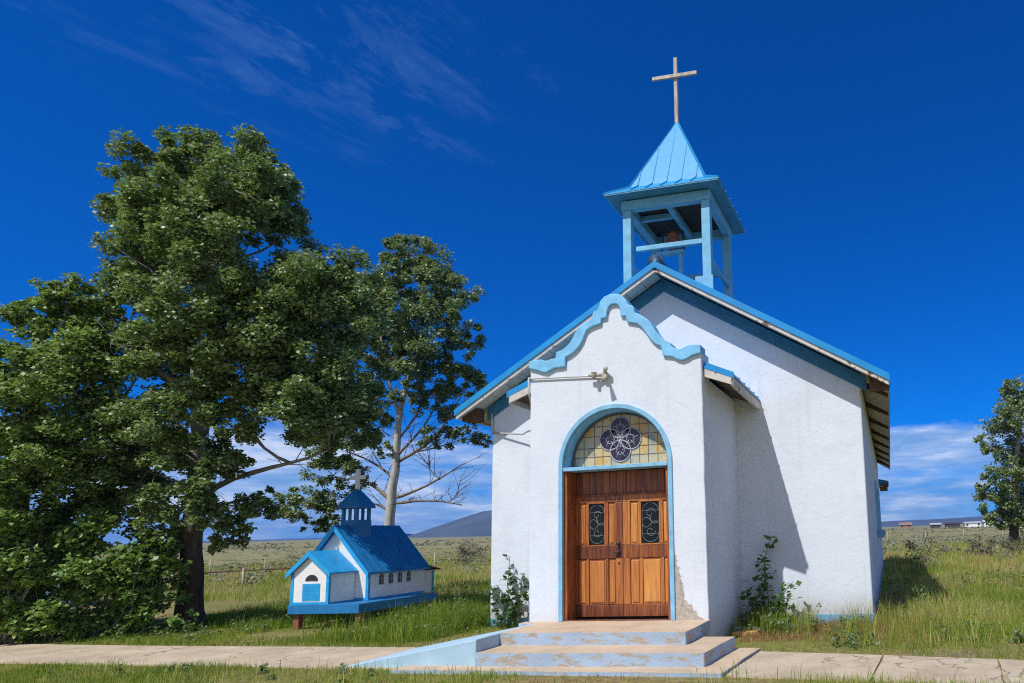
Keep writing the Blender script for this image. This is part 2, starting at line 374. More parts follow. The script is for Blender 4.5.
# --- nave roof: two sloping sheets with standing ribs
rf = MB()
for s in (-1, 1):
    xe = RX + s * EX
    rf.prism([(RX, RZ + .02), (xe, EZ + .02), (xe, EZ + .06), (RX, RZ + .06)], 'y', OY0 - .03, OY1)
    for yy in np.arange(OY0 + .05, OY1, .42):
        rf.beam((RX + s * .12, yy, RZ + .075 - SL * .12), (xe, yy, EZ + .075), .03, .03)
roof = rf.build('nave_roof', M['metal_blue'], church)
cp = MB(); cp.tube([(RX, OY0 - .05, RZ + .05), (RX, OY1 + .02, RZ + .045)], .155, 14); cp.build('ridge_cap', M['ridge_dark'], roof)
# rake trim, worn boards, soffit, frieze
t = MB()
for s in (-1, 1):
    xe = RX + s * EX
    for yy in ((OY0 - .055, OY0 - .033), (OY1 + .003, OY1 + .03)):
        t.prism([(RX, RZ + .075), (xe, EZ + .075), (xe, EZ - .06), (RX, RZ - .06)], 'y', *yy)
build_each(t, 'rake_trim', M['metal_blue'], roof)
t = MB()
for s in (-1, 1):
    xe = RX + s * (EX - .02)
    t.prism([(RX, RZ + .01), (xe, EZ + .02), (xe, EZ - .135), (RX, RZ - .145)], 'y', OY0 - .029, OY0 + .012)
build_each(t, 'rake_board', M['rake_wood'], roof, bevel=.006)
t = MB(); g = MB()
for s in (-1, 1):
    x1 = RX + s * (EX - .03); n = 13
    for i in range(n):                                  # soffit boards of the front overhang, laid crosswise with gaps
        a = i / n; c = (i + .965) / n
        xa = RX + s * .02 + (x1 - RX) * a; xc = RX + s * .02 + (x1 - RX) * c
        t.prism([(xa, roof_z(xa) - .035), (xc, roof_z(xc) - .035), (xc, roof_z(xc) - .06), (xa, roof_z(xa) - .06)], 'y', OY0 + .014, NY0 - .002)
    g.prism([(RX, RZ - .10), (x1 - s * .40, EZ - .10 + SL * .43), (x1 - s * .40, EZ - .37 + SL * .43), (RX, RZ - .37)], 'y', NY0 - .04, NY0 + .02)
t.build('gable_soffit', M['soffit'], roof)
build_each(g, 'frieze_board', M['frieze'], church, bevel=.006)
t = MB(); rt = MB()
for s in (-1, 1):
    xw = NX0 if s < 0 else NX1; xe = RX + s * (EX - .03)
    for i in range(44):
        ya = NY0 + .03 + i * (OY1 - NY0 - .03) / 44; yb = ya + (OY1 - NY0 - .03) / 44 - .02
        t.prism([(xw, roof_z(xw) - .036), (xe, roof_z(xe) - .036), (xe, roof_z(xe) - .065), (xw, roof_z(xw) - .065)], 'y', ya, yb)
    t.prism([(xe, EZ + .01), (xe + s * .03, EZ + .01), (xe + s * .03, EZ - .10), (xe, EZ - .08)], 'y', OY0 + .015, OY1 - .01)
    for yy in np.arange(NY0 + .7, OY1 - .3, 2.2):
        rt.prism([(xw, roof_z(xw) - .067), (xe - s * .01, roof_z(xe) - .067), (xe - s * .01, roof_z(xe) - .13), (xw, roof_z(xw) - .19)], 'y', yy, yy + .06)
t.build('side_soffit', M['soffit_tan'], roof)
build_each(rt, 'rafter_tail', M['dark_wood'], roof)
t = MB(); 
for s in (-1, 1):
    xe = RX + s * (EX - .01); xw = NX0 if s < 0 else NX1
    t.prism([(xe, EZ - .06), (xe, EZ - .14), (xe - s * .36, EZ - .15), (xe - s * .36, EZ + .12)], 'y', NY0 - .30, NY0 - .06)
build_each(t, 'eave_return', M['dark_wood'], roof)
# --- rear addition, side windows
b = MB(); b.box(-3.3, 3.86, 19.7, 22.9, -.1, 3.5); an = b.build('rear_addition', M['stucco'], church)
b = MB(); b.prism([(-3.7, 3.72), (4.42, 3.72), (4.42, 3.84), (RX, 4.9), (-3.7, 3.84)], 'y', 20.5, 23.2); b.build('addition_roof', M['metal_blue'], an)
b = MB(); b.box(4.2, 4.40, 19.72, 20.6, 3.56, 3.70); b.box(4.0, 4.36, 19.75, 22.8, 3.50, 3.55); build_each(b, 'addition_eave', M['dark_wood'], an)
for yy in (10.6, 15.0):
    b = MB(); b.box(NX1 - .05, NX1 + .03, yy - .45, yy + .45, 1.64, 3.0)
    w = b.build('window', M['glass_dark'], church)
    b = MB(); b.box(NX1 + .002, NX1 + .20, yy - .62, yy + .62, 1.42, 1.64); build_each(b, 'window_sill', M['base_blue'], w)
    b = MB()
    for dy in (-.5, .5): b.box(NX1 + .002, NX1 + .06, yy + dy - .05, yy + dy + .05, 1.645, 3.05)
    b.box(NX1 + .002, NX1 + .06, yy - .55, yy + .55, 3.052, 3.15); b.build('window_frame', M['trim'], w)

# --- vestibule
VX0, VX1 = -1.535, 1.535
AR, AZ = .945, 2.93                       # arch half width, spring height
outer_l = [(-1.536, 4.785), (-1.40, 4.80), (-1.309, 4.798), (-1.25, 4.772), (-1.19, 4.768), (-1.129, 4.79), (-1.04, 4.797), (-1.027, 4.90), (-.93, 4.925), (-.846, 4.974), (-.77, 5.045), (-.713, 5.13), (-.665, 5.22), (-.615, 5.30), (-.55, 5.35), (-.476, 5.38), (-.375, 5.418), (-.343, 5.535), (-.27, 5.565), (-.235, 5.625), (-.205, 5.72), (-.14, 5.785), (-.05, 5.815)]
outer_r = [(.04, 5.82), (.137, 5.80), (.205, 5.745), (.251, 5.689), (.293, 5.60), (.385, 5.565), (.41, 5.45), (.49, 5.41), (.561, 5.362), (.64, 5.30), (.70, 5.223), (.767, 5.092), (.815, 5.03), (.863, 4.973), (.94, 4.91), (1.02, 4.87), (1.045, 4.80), (1.10, 4.765), (1.163, 4.745), (1.23, 4.76), (1.301, 4.794), (1.41, 4.80), (1.537, 4.785)]
inner_l = [(-1.536, 4.655), (-1.40, 4.617), (-1.30, 4.575), (-1.218, 4.556), (-1.14, 4.585), (-1.069, 4.62), (-.861, 4.628), (-.855, 4.79), (-.77, 4.825), (-.684, 4.878), (-.60, 4.96), (-.536, 5.057), (-.50, 5.15), (-.466, 5.222), (-.40, 5.265), (-.329, 5.29), (-.205, 5.318), (-.195, 5.405), (-.10, 5.415), (-.09, 5.52), (-.06, 5.60), (-.01, 5.635)]
inner_r = [(.07, 5.635), (.121, 5.60), (.145, 5.52), (.15, 5.415), (.245, 5.40), (.262, 5.30), (.36, 5.275), (.445, 5.25), (.52, 5.185), (.585, 5.10), (.64, 5.01), (.694, 4.935), (.77, 4.86), (.86, 4.82), (.885, 4.66), (.96, 4.645), (1.05, 4.629), (1.13, 4.575), (1.213, 4.55), (1.30, 4.57), (1.379, 4.615), (1.537, 4.645)]
top_l = [(x, z + .06) for x, z in inner_l]; top_r = [(x, z + .06) for x, z in inner_r]
arch = [(AR * math.cos(a), AZ + AR * math.sin(a)) for a in np.linspace(0, math.pi, 37)]
jit = lambda p: (p[0] + rng.normal(0, .004), p[1])
prof = [(VX0, -.1)] + [jit(p) for p in resample([(VX0, .3), (VX0, 4.6)], .25)] + [(VX0, top_l[0][1])] + top_l[1:] + top_r[:-1] + [(VX1, top_r[-1][1])] + [jit(p) for p in resample([(VX1, 4.6), (VX1, .3)], .25)] + [(VX1, -.1), (AR, -.1), (AR, .40)] + arch + [(-AR, .40), (-AR, -.1)]
b = MB(); b.prism(prof, 'y', 0, .46)
vest = b.build('vestibule_wall', M['stucco_patch'], church, bevel=.022, seg=3)
b = MB(); b.prism([(VX0 + .004, -.1), (VX1 - .004, -.1), (VX1 - .004, 4.30), (0, 4.92), (VX0 + .004, 4.30)], 'y', .462, NY0 + .05); b.build('vestibule_side', M['stucco'], church, bevel=.015)
b = MB(); b.prism(outer_l + outer_r + inner_r[::-1] + inner_l[::-1], 'y', -.055, .24)
b.build('parapet_trim', M['trim'], church, bevel=.016, seg=2)
vr = MB(); vf = MB(); vs = MB()
for s in (-1, 1):
    vr.prism([(0, 5.055), (s * 2.03, 4.255), (s * 2.03, 4.30), (0, 5.10)], 'y', .478, NY0)
    vr.prism([(s * 1.542, 4.445), (s * 2.03, 4.2555), (s * 2.03, 4.2995), (s * 1.542, 4.49)], 'y', .11, .4775)
    for yy in np.arange(.6, NY0, .4): vr.beam((s * .05, yy, 5.06), (s * 2.03, yy, 4.315), .03, .03)
    vr.prism([(s * 1.543, 4.535), (s * 2.04, 4.315), (s * 2.04, 4.215), (s * 1.543, 4.42)], 'y', .085, .1085)
    vf.prism([(s * 1.97, 4.25), (s * 2.02, 4.25), (s * 2.02, 4.10), (s * 1.97, 4.10)], 'y', .125, NY0 - .003)
    vf.prism([(s * 1.543, 4.42), (s * 2.00, 4.235), (s * 2.00, 4.11), (s * 1.543, 4.28)], 'y', .090, .123)
    vs.prism([(s * 1.54, 4.39), (s * 1.965, 4.215), (s * 1.965, 4.19), (s * 1.54, 4.365)], 'y', .125, NY0 - .004)
vro = vr.build('vestibule_roof', M['metal_blue'], church)
build_each(vf, 'fascia', M['rake_wood'], vro, bevel=.005); build_each(vs, 'soffit', M['dark_wood'], vro)

# --- door surround, jambs, transom, fanlight, doors
def ring(r0, r1, y0, y1, zb, mb):
    o = [(r1 * math.cos(a), AZ + r1 * math.sin(a)) for a in np.linspace(0, math.pi, 41)]
    i = [(r0 * math.cos(a), AZ + r0 * math.sin(a)) for a in np.linspace(math.pi, 0, 41)]
    mb.prism([(r1, zb)] + o + [(-r1, zb), (-r0, zb)] + i + [(r0, zb)], 'y', y0, y1)
b = MB(); ring(.922, .995, -.03, .03, .402, b); sur = b.build('door_surround', M['blue_door_trim'], church, bevel=.006)
b = MB(); ring(.90, .943, .032, .30, 2.86, b); b.build('arch_lining', M['blue_door_trim'], sur)
b = MB(); b.box(-.913, .913, -.028, .30, 2.845, 2.905); b.build('transom_bar', M['blue_door_trim'], sur, bevel=.005)
def tone_attr(o, tones):
    me = o.data; a = me.attributes.new('tone', 'FLOAT', 'FACE')
    a.data.foreach_set('value', np.array(tones, np.float32))
def toned(name, boxes, parent, mat='door_wood', bevel=.006):
    b = MB(); T = []
    for bx in boxes: b.box(*bx[:6]); T += [bx[6]] * 6
    o = b.build(name, M[mat], parent); tone_attr(o, T)
    if bevel:
        bv = o.modifiers.new('Bevel', 'BEVEL'); bv.width = bevel; bv.segments = 2
    return o
DY = .33
jb = [(-.94, -.865, .034, .42, .402, 2.843, .42), (.865, .94, .034, .42, .402, 2.843, .40)]
jb += [(-.945, .945, .02, .06, .385, .418, .15)]
toned('door_frame', jb, church)
hb = [(-.863 + i * .1233, -.863 + (i + 1) * .1233 - .004, DY + .02, DY + .06, 2.46, 2.842, v) for i, v in enumerate(rng.uniform(.25, .45, 14))]
hb += [(-.863, .863, DY - .01, DY + .03, 2.425, 2.458, .3), (-.05, .05, DY - .004, DY + .018, 2.461, 2.84, .38)]
toned('door_head', hb, church)
b = MB(); b.box(-1.2, 1.2, .452, .4615, .2, 2.9); b.box(-.90, .90, DY + .12, DY + .14, .405, 2.845); build_each(b, 'door_backing', M['attic'], church)
def door(x0, x1, win, lp, rp, low, base, lockside):
    z0, z1 = .425, 2.425; W = x1 - x0; H = z1 - z0
    X = lambda f: x0 + f * W
    Z = lambda f: z1 - f * H
    bx = []
    cuts = [X(0), X(lp[0]), X(lp[1]), X(win[0]), X(win[1]), X(rp[0]), X(rp[1]), X(1)]
    y0, y1 = DY, DY + .05
    bx.append((x0, x1, y0, y1, Z(.055), z1, base - .05)); bx.append((x0, x1, y0, y1, Z(.525), Z(.415), base - .32)); bx.append((x0, x1, y0, y1, z0, Z(.905), base - .28))
    for a, c, tn in ((0, 1, base + .05), (2, 3, base), (4, 5, base), (6, 7, base + .12 if lockside < 0 else base - .12)):
        if cuts[c] - cuts[a] > .012: bx.append((cuts[a], cuts[c], y0 + .001, y1, Z(.413), Z(.057), tn))
    for a, c in ((lp[0], lp[1]), (rp[0], rp[1])):
        bx.append((X(a) + .003, X(c) - .003, y0 + .022, y1, Z(.412), Z(.058), base + rng.uniform(.1, .3)))
        bx.append((X(a) + .022, X(c) - .022, y0 + .008, y0 + .021, Z(.395), Z(.075), base + rng.uniform(.1, .35)))
    lc = [0.] + [v for p in low for v in p] + [1.]
    for i in range(0, len(lc), 2):
        if lc[i + 1] - lc[i] > .012: bx.append((X(lc[i]), X(lc[i + 1]), y0 + .001, y1, Z(.903), Z(.527), base + rng.uniform(-.1, .12)))
    for a, c in low:
        bx.append((X(a) + .003, X(c) - .003, y0 + .022, y1, Z(.902), Z(.528), base + rng.uniform(.05, .25)))
        bx.append((X(a) + .024, X(c) - .024, y0 + .006, y0 + .021, Z(.885), Z(.545), base + rng.uniform(.1, .4)))
    d = toned('door', bx, church)
    b = MB(); xa, xb, za, zb = X(win[0]) + .004, X(win[1]) - .004, Z(.412), Z(.058)
    b.box(xa, xb, y0 + .024, y0 + .034, za, zb); p = b.build('window_pane', M['glass_dark'], d)
    g = MB(); cx = (xa + xb) / 2; w = (xb - xa) / 2 - .02; yy = y0 + .018
    def curve(pts): g.tube([(cx + u, yy, v) for u, v in pts], .0055, 6)
    zm = (za + zb) / 2; hh = (zb - za) / 2
    curve([(w * math.cos(t), zm + (hh - .03 - w) * (1 if math.sin(t) >= 0 else -1) * 1 + w * math.sin(t)) for t in np.linspace(0, 2 * math.pi, 33)])
    for z_, sg in ((zm + hh * .42, 1), (zm - hh * .42, -1)):
        curve([(w * .62 * math.cos(t) * (1 - t / 9), z_ + w * .62 * math.sin(t) * sg * (1 - t / 9)) for t in np.linspace(0, 6.4, 26)])
    for z_, sg in ((zm + hh * .08, 1), (zm - hh * .1, -1)):
        curve([(-w + 2 * w * t, z_ + .05 * sg * math.sin(t * 6.28)) for t in np.linspace(0, 1, 15)])
    curve([(-w, zm + hh * .55), (w, zm + hh * .55)]); curve([(-w, zm - hh * .55), (w, zm - hh * .55)])
    curve([(0, zm - hh * .3), (.02, zm), (-.01, zm + hh * .3)])
    g.build('scroll_grille', M['lead_grey'], d)
    b = MB()
    for bb in ((xa - .012, xa + .006), (xb - .006, xb + .012)): b.box(bb[0], bb[1], y0 - .006, y0 + .0235, za, zb)
    b.box(xa - .012, xb + .012, y0 - .006, y0 + .0235, zb - .006, zb + .014); b.box(xa - .012, xb + .012, y0 - .006, y0 + .0235, za - .014, za + .006)
    o = b.build('pane_moulding', M['door_wood'], d); tone_attr(o, [base + .1] * len(o.data.polygons))
    return d
M['lead_grey'] = basic('grey_iron_scroll', (.15, .17, .18), .5, .2, 20)
dl = door(-.862, -.012, (.27, .63), (.05, .23), (.69, .84), ((.05, .23), (.28, .63), (.69, .85)), .44, 1)
dr = door(-.008, .862, (.36, .75), (.15, .32), (.81, .96), ((.14, .34), (.39, .76), (.82, .97)), .66, -1)
b = MB()
b.lathe([(.0, -.052), (.028, -.052), (.03, -.036), (.014, -.03), (.014, -.004), (.036, 0), (.036, .004)], (-.085, DY, 1.62), 14, axis='y'); b.build('handle', M['black_iron'], dl)
b = MB(); b.box(-.115, -.055, DY - .012, DY + .002, 1.42, 1.53); b.lathe([(0, -.05), (.03, -.05), (.03, -.02), (.012, -.012)], (-.085, DY, 1.48), 12, axis='y'); b.beam((-.085, DY - .04, 1.475), (-.16, DY - .045, 1.47), .02, .02); b.build('lock', M['black_iron'], dl)
b = MB(); b.lathe([(0, -.012), (.018, -.012), (.02, 0)], (-.085, DY, 1.30), 12, axis='y'); b.build('keyhole_plate', M['brass'], dl)
FY = .27
b = MB(); b.prism([(.90 * math.cos(a), AZ - .025 + .90 * math.sin(a)) for a in np.linspace(0, math.pi, 41)], 'y', FY, FY + .012); fl = b.build('fanlight', M['glass_cream'], church)
q = MB(); ql = MB(); LC = []
QC = (-.005, 3.37); lobes = [(-.19, 0), (.19, 0), (0, .20), (0, -.20)]
for dx, dz in lobes:
    q.prism([(QC[0] + dx + .18 * math.cos(a), QC[1] + dz + .18 * math.sin(a)) for a in np.linspace(0, 2 * math.pi, 25)[:-1]], 'y', FY - .006, FY - .001)
    ql.tube([(QC[0] + dx + .182 * math.cos(a), FY - .010, QC[1] + dz + .182 * math.sin(a)) for a in np.linspace(0, 2 * math.pi, 25)], .011, 6)
q.box(QC[0] - .13, QC[0] + .13, FY - .0062, FY - .0012, QC[1] - .13, QC[1] + .13)
q.build('quatrefoil_glass', M['glass_purple'], fl)
for dx, dz in lobes:
    for a in np.linspace(0, 2 * math.pi, 6)[:-1]:
        c = (QC[0] + dx * .95, QC[1] + dz * .95)
        ql.tube([(c[0] + .03 * math.cos(a), FY - .011, c[1] + .03 * math.sin(a)), (c[0] + .15 * math.cos(a + .35), FY - .011, c[1] + .15 * math.sin(a + .35))], .006, 5)
    ql.tube([(QC[0] + dx * .95 + .075 * math.cos(a), FY - .011, QC[1] + dz * .95 + .075 * math.sin(a)) for a in np.linspace(0, 2 * math.pi, 9)], .006, 5)
ql.tube([(QC[0] + .055 * math.cos(a), FY - .012, QC[1] + .03 + .08 * math.sin(a)) for a in np.linspace(0, 2 * math.pi, 13)], .007, 5)
ql.build('quatrefoil_lead', M['lead_pale'], fl)
lc = MB()
for xx in np.arange(-.825, .9, .165) + rng.uniform(-.02, .02, 11):
    h = math.sqrt(max(0, .89 ** 2 - xx ** 2)); lc.box(xx - .005, xx + .005, FY - .004, FY - .0005, AZ - .02, AZ - .025 + h)
for zz in (AZ + .16, AZ + .31, AZ + .51, AZ + .68):
    h = math.sqrt(max(0, .89 ** 2 - (zz - AZ + .025) ** 2)); lc.box(-h, h, FY - .0045, FY - .0008, zz - .005, zz + .005)
lc.build('lead_lines', M['lead'], fl)
b = MB(); ring(.86, .902, FY - .03, FY + .02, AZ - .02, b); b.build('fanlight_rim', M['lead'], fl)

# --- flood lamp with conduit
b = MB(); b.lathe([(.0, -.10), (.055, -.10), (.062, -.05), (.062, 0.0)], (-.13, -.002, 4.42), 16, axis='y'); lampo = b.build('floodlight', M['lamp_metal'], church)
b = MB(); b.tube([(-1.50, -.03, 4.475), (-1.1, -.03, 4.46), (-.42, -.03, 4.43), (-.2, -.04, 4.425)], .013, 8)
b.tube([(-1.50, -.03, 4.475), (-1.545, -.02, 4.49), (-1.56, .05, 4.50), (-1.56, .3, 4.52)], .020, 8); b.tube([(-1.555, -.02, 4.50), (-1.555, -.015, 4.25), (-1.54, .03, 4.05)], .014, 8)
b.build('conduit', M['conduit'], lampo)
b = MB(); b.tube([(-.18, -.07, 4.42), (-.27, -.10, 4.42)], [.03, .034], 10); b.lathe([(.02, -.005), (.034, 0), (.034, .06), (.05, .10)], (-.30, -.12, 4.36), 12)
b.tube([(-.27, -.10, 4.42), (-.40, -.10, 4.425)], [.034, .028], 10); b.build('socket', M['lamp_metal'], lampo)
b = MB(); b.tube([(-.11, -.09, 4.46), (-.09, -.13, 4.53)], [.03, .045], 12); b.tube([(-.10, -.10, 4.40), (-.07, -.22, 4.30)], [.02, .05], 14); b.build('lamp_head', M['lamp_metal'], lampo)
b = MB(); b.tube([(-1.535, -.01, 3.585), (-2.2, 1.0, 3.75), (-3.0, 2.2, 3.93), (-3.80, 2.33, 4.03)], .018, 8); b.tube([(-3.80, 2.33, 4.03), (-3.80, 2.30, 4.45)], .022, 8); b.build('service_pipe', M['conduit'], church)

# --- bell tower
TX0, TX1, TY0, TY1 = -.885, 1.065, 2.57, 4.52
TC = (.09, 3.545)
PW = .185
b = MB()
b.prism([(TX0 + .02, roof_z(TX0) + .02), (TX0 + .02, roof_z(TX0) + .20), (TX0 + .30, roof_z(TX0 + .3) + .26), (RX, RZ + .26), (TX1 - .3, roof_z(TX1 - .3) + .26), (TX1 - .02, roof_z(TX1) + .20), (TX1 - .02, roof_z(TX1) + .02), (RX, RZ)], 'y', TY0 + .20, TY1 - .03)
tw = b.build('bell_tower', M['tower_paint'], church)
for px, py in ((TX0, TY0), (TX1 - PW, TY0), (TX0, TY1 - PW), (TX1 - PW, TY1 - PW)):
    b = MB(); zb = min(roof_z(px), roof_z(px + PW)) + .03; b.box(px, px + PW, py, py + PW, zb, 8.737)
    b.build('post', M['tower_paint'], tw, bevel=.008)
b = MB()
b.box(TX0 - .02, TX1 + .02, TY0 - .02, TY0 + .15, 8.74, 8.95); b.box(TX0 - .02, TX1 + .02, TY1 - .15, TY1 + .02, 8.74, 8.95)
b.box(TX0 - .018, TX0 + .15, TY0 + .152, TY1 - .152, 8.742, 8.948); b.box(TX1 - .15, TX1 + .018, TY0 + .152, TY1 - .152, 8.742, 8.948)
b.build('ring_beam', M['tower_paint'], tw, bevel=.008)
b = MB(); b.box(TC[0] - .06, TC[0] + .06, TY0 + .153, TY1 - .153, 8.80, 8.93); b.box(TX0 + .153, TC[0] - .062, TC[1] - .3, TC[1] - .2, 8.81, 8.92)
build_each(b, 'ceiling_joist', M['tower_paint'], tw)
b = MB(); b.box(TX0 + .05, TX1 - .05, TY0 + .05, TY1 - .05, 8.953, 8.97); b.build('ceiling_boards', M['attic'], tw)
b = MB()
for yy in (TY0 + .03, TY1 - .12):
    b.box(TX0 + PW + .10 if yy < 3 else TX0 + PW, TX1 - PW - .002, yy, yy + .09, 7.80, 7.905)
build_each(b, 'cross_rail', M['tower_paint'], tw, bevel=.006)
b = MB(); b.beam((TX0 + .08, TY0 + .2, 7.55), (TX0 + .08, TY1 - .2, 7.55), .08, .1); b.beam((TX1 - .08, TY0 + .2, 7.50), (TX1 - .08, TY1 - .2, 7.50), .08, .1); build_each(b, 'side_rail', M['tower_paint'], tw)
b = MB(); b.box(-.42, .22, 3.36, 3.48, 8.00, 8.09); b.box(.10, .19, 3.37, 3.47, 7.2, 7.998); b.box(-.38, -.29, 3.37, 3.47, 7.2, 7.998); b.build('bell_stand', M['tower_paint'], tw, bevel=.005)
b = MB(); b.lathe([(.0, .34), (.07, .335), (.12, .28), (.145, .16), (.185, .04), (.225, 0), (.20, .005), (.0, .02)], (-.03, 3.42, 8.20), 24)
bl = b.build('bell', M['bell'], tw)
b = MB(); b.tube([(-.30, 3.42, 8.10), (-.27, 3.42, 8.50), (-.03, 3.42, 8.60), (.21, 3.42, 8.50), (.22, 3.42, 8.10)], .025, 8); b.tube([(-.27, 3.42, 8.52), (.21, 3.42, 8.52)], .04, 8); b.build('bell_yoke', M['black_iron'], bl)
b = MB(); b.box(.72, 1.10, TY0 - .03, TY0 - .002, 6.62, 7.05); b.build('post_plate', M['tower_paint'], tw)
# pyramid roof with flared eaves
def ringz(h, z): return [(TC[0] - h, TC[1] - h, z), (TC[0] + h, TC[1] - h, z), (TC[0] + h, TC[1] + h, z), (TC[0] - h, TC[1] + h, z)]
lv = [ringz(1.28, 8.995), ringz(1.28, 9.015), ringz(.86, 9.33), ringz(.02, 11.3), ]
b = MB(); V = sum(lv, []); F = []
for i in range(3):
    for k in range(4): F.append((i * 4 + k, i * 4 + (k + 1) % 4, i * 4 + 4 + (k + 1) % 4, i * 4 + 4 + k))
b.add(V, F + [(12, 13, 14, 15)])
V2 = ringz(1.265, 8.993) + ringz(.84, 9.27); b.add(V2, [(0, 4, 5, 1), (1, 5, 6, 2), (2, 6, 7, 3), (3, 7, 4, 0), (4, 7, 6, 5)])
for k in range(4):                                    # standing ribs and hips
    a0, a1 = np.array(ringz(1.28, 9.025)[k]), np.array(ringz(1.28, 9.025)[(k + 1) % 4]); m0, m1 = np.array(ringz(.86, 9.345)[k]), np.array(ringz(.86, 9.345)[(k + 1) % 4]); ap = np.array((TC[0], TC[1], 11.31))
    b.beam(a0, m0, .04, .03); b.beam(m0, ap, .045, .03)
    for u in (-.66, -.33, 0., .33, .66):
        p = a0 + (a1 - a0) * (.5 + u / 2.56); mm = m0 + (m1 - m0) * (.5 + u / 1.72); tt = 1 - abs(u) / .86 - .02
        b.beam(p, mm, .022, .03); b.beam(mm, mm + (ap - (m0 + m1) / 2) * tt, .022, .03)
tr = b.build('tower_roof', M['metal_tower'], tw)
b = MB()
for k in range(4):
    a0, a1 = ringz(1.262, 8.985)[k], ringz(1.262, 8.985)[(k + 1) % 4]; b.beam(a0, a1, .02, .02)
build_each(b, 'tower_fascia', M['tower_paint'], tw)
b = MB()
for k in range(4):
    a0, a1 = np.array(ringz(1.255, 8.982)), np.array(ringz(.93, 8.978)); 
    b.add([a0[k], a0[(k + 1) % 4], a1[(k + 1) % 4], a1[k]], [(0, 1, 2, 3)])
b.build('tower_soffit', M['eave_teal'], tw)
b = MB(); b.box(.045, .125, TC[1] - .045, TC[1] + .045, 11.22, 12.92); cr = b.build('cross', M['cross_wood'], church, bevel=.006)
b = MB(); b.beam((-.47, TC[1] - .075, 12.43), (.62, TC[1] - .075, 12.40), .05, .085); b.build('cross_arm', M['cross_wood'], cr, bevel=.006)

# ================================================================== STEPS
st = empty('entrance_steps', (0, -.9, 0), 'low concrete entrance steps with worn pale blue risers and a blue ramp at their side', 'steps')
def slab(poly, z0, z1, name, wob=.006):
    P = []
    n = len(poly)
    for i in range(n):
        a, c = poly[i], poly[(i + 1) % n]
        for p in resample([a, c], .28)[:-1]: P.append((p[0] + rng.normal(0, wob), p[1] + rng.normal(0, wob)))
    b = MB(); m = len(P); V = [(x, y, z0) for x, y in P] + [(x, y, z1) for x, y in P]
    b.add(V, [list(range(m, 2 * m))], 0); b.add(V, [(i, (i + 1) % m, (i + 1) % m + m, i + m) for i in range(m)], 1)
    return b.build(name, [M['concrete'], M['riser']], st, bevel=.018, seg=3)
slab([(-1.295, -1.19), (1.54, -1.19), (1.56, .02), (-1.6, .02), (-1.6, -.2), (-1.295, -.2)], -.1, .40, 'step')
slab([(-1.29, -1.775), (1.965, -1.775), (2.07, -.50), (1.565, -.50), (1.565, -1.15), (-1.28, -1.15)], -.1, .226, 'step')
slab([(-2.4, -2.02), (2.28, -2.12), (2.42, -.42), (1.9, -.4), (1.9, -1.7), (-2.4, -1.7)], -.1, .05, 'step')
b = MB()
A = [(-3.45, -1.72, .026), (-1.297, -1.735, .402), (-1.297, -.195, .402), (-3.45, -.16, .026)]
Bt = [(x, y, -.05) for x, y, z in A]
b.add(A + Bt, [(0, 1, 2, 3), (0, 4, 5, 1), (1, 5, 6, 2), (2, 6, 7, 3), (3, 7, 4, 0)])
b.build('ramp', M['ramp_paint'], st, bevel=.015)

# ================================================================== MODEL CHAPEL ON POSTS
mc = empty('model_chapel', (-7.7, 3.3, 0), 'small blue and white model chapel raised on short brown posts beside the cottonwood', 'model chapel')
BX0, BX1, BY0, BY1, BZ = -8.86, -7.16, 2.80, 4.60, .54
MX = (BX0 + BX1) / 2
b = MB(); b.box(-8.50, -6.70, 2.06, 4.50, .34, BZ - .003); b.build('platform', M['mini_deep'], mc, bevel=.008)
for px, py in ((-8.42, 2.15), (-6.84, 2.12), (-8.42, 4.3), (-6.86, 4.3)):
    b = MB(); b.box(px, px + .12, py, py + .12, -.05, .337); b.build('post', M['post_brown'], mc, bevel=.005)
b = MB(); b.prism([(BX0, BZ), (BX1, BZ), (BX1, 1.20), (MX, 2.17), (BX0, 1.20)], 'y', BY0, BY1); b.build('wall', M['mini_white'], mc)
b = MB()
for xx in (BX0 - .008, BX1 - .062): b.box(xx, xx + .07, BY0 - .010, BY0 + .05, BZ, 1.22)
b.box(BX0 + .065, BX1 - .065, BY0 - .009, BY0 - .002, BZ, BZ + .06)
b.box(BX1 + .002, BX1 + .010, BY0 + .053, BY1, BZ, BZ + .05); build_each(b, 'corner_trim', M['mini_blue'], mc)
sl = .97 / .85
b = MB()
for s in (-1, 1):
    b.prism([(MX, 2.20), (MX + s * .95, 2.20 - sl * .95), (MX + s * .95, 2.235 - sl * .95), (MX, 2.24)], 'y', BY0 - .12, BY1 + .10)
    for yy in np.arange(BY0, BY1, .22): b.beam((MX, yy, 2.245), (MX + s * .95, yy, 2.245 - sl * .95), .015, .015)
mr = b.build('roof', M['mini_deep'], mc)
b = MB()
for s in (-1, 1): b.prism([(MX, 2.25), (MX + s * .96, 2.25 - sl * .96), (MX + s * .96, 2.13 - sl * .96), (MX, 2.12)], 'y', BY0 - .145, BY0 - .122)
build_each(b, 'rake_trim', M['mini_blue'], mr)
for i in range(4):
    yy = BY0 + .38 + i * .29
    b = MB(); w = .062
    b.prism([(yy - w, .86), (yy + w, .86), (yy + w, 1.02)] + [(yy + w * math.cos(a), 1.02 + w * math.sin(a) * 1.3) for a in np.linspace(0.2, math.pi - .2, 7)] + [(yy - w, 1.02)], 'x', BX1 + .002, BX1 + .012)
    wn = b.build('window', M['mini_window'], mc)
    b = MB(); b.box(BX1 + .013, BX1 + .018, yy - .006, yy + .006, .862, 1.09); b.box(BX1 + .0125, BX1 + .0175, yy - w, yy + w, .975, .987); b.build('muntin', M['house_grey'], wn)
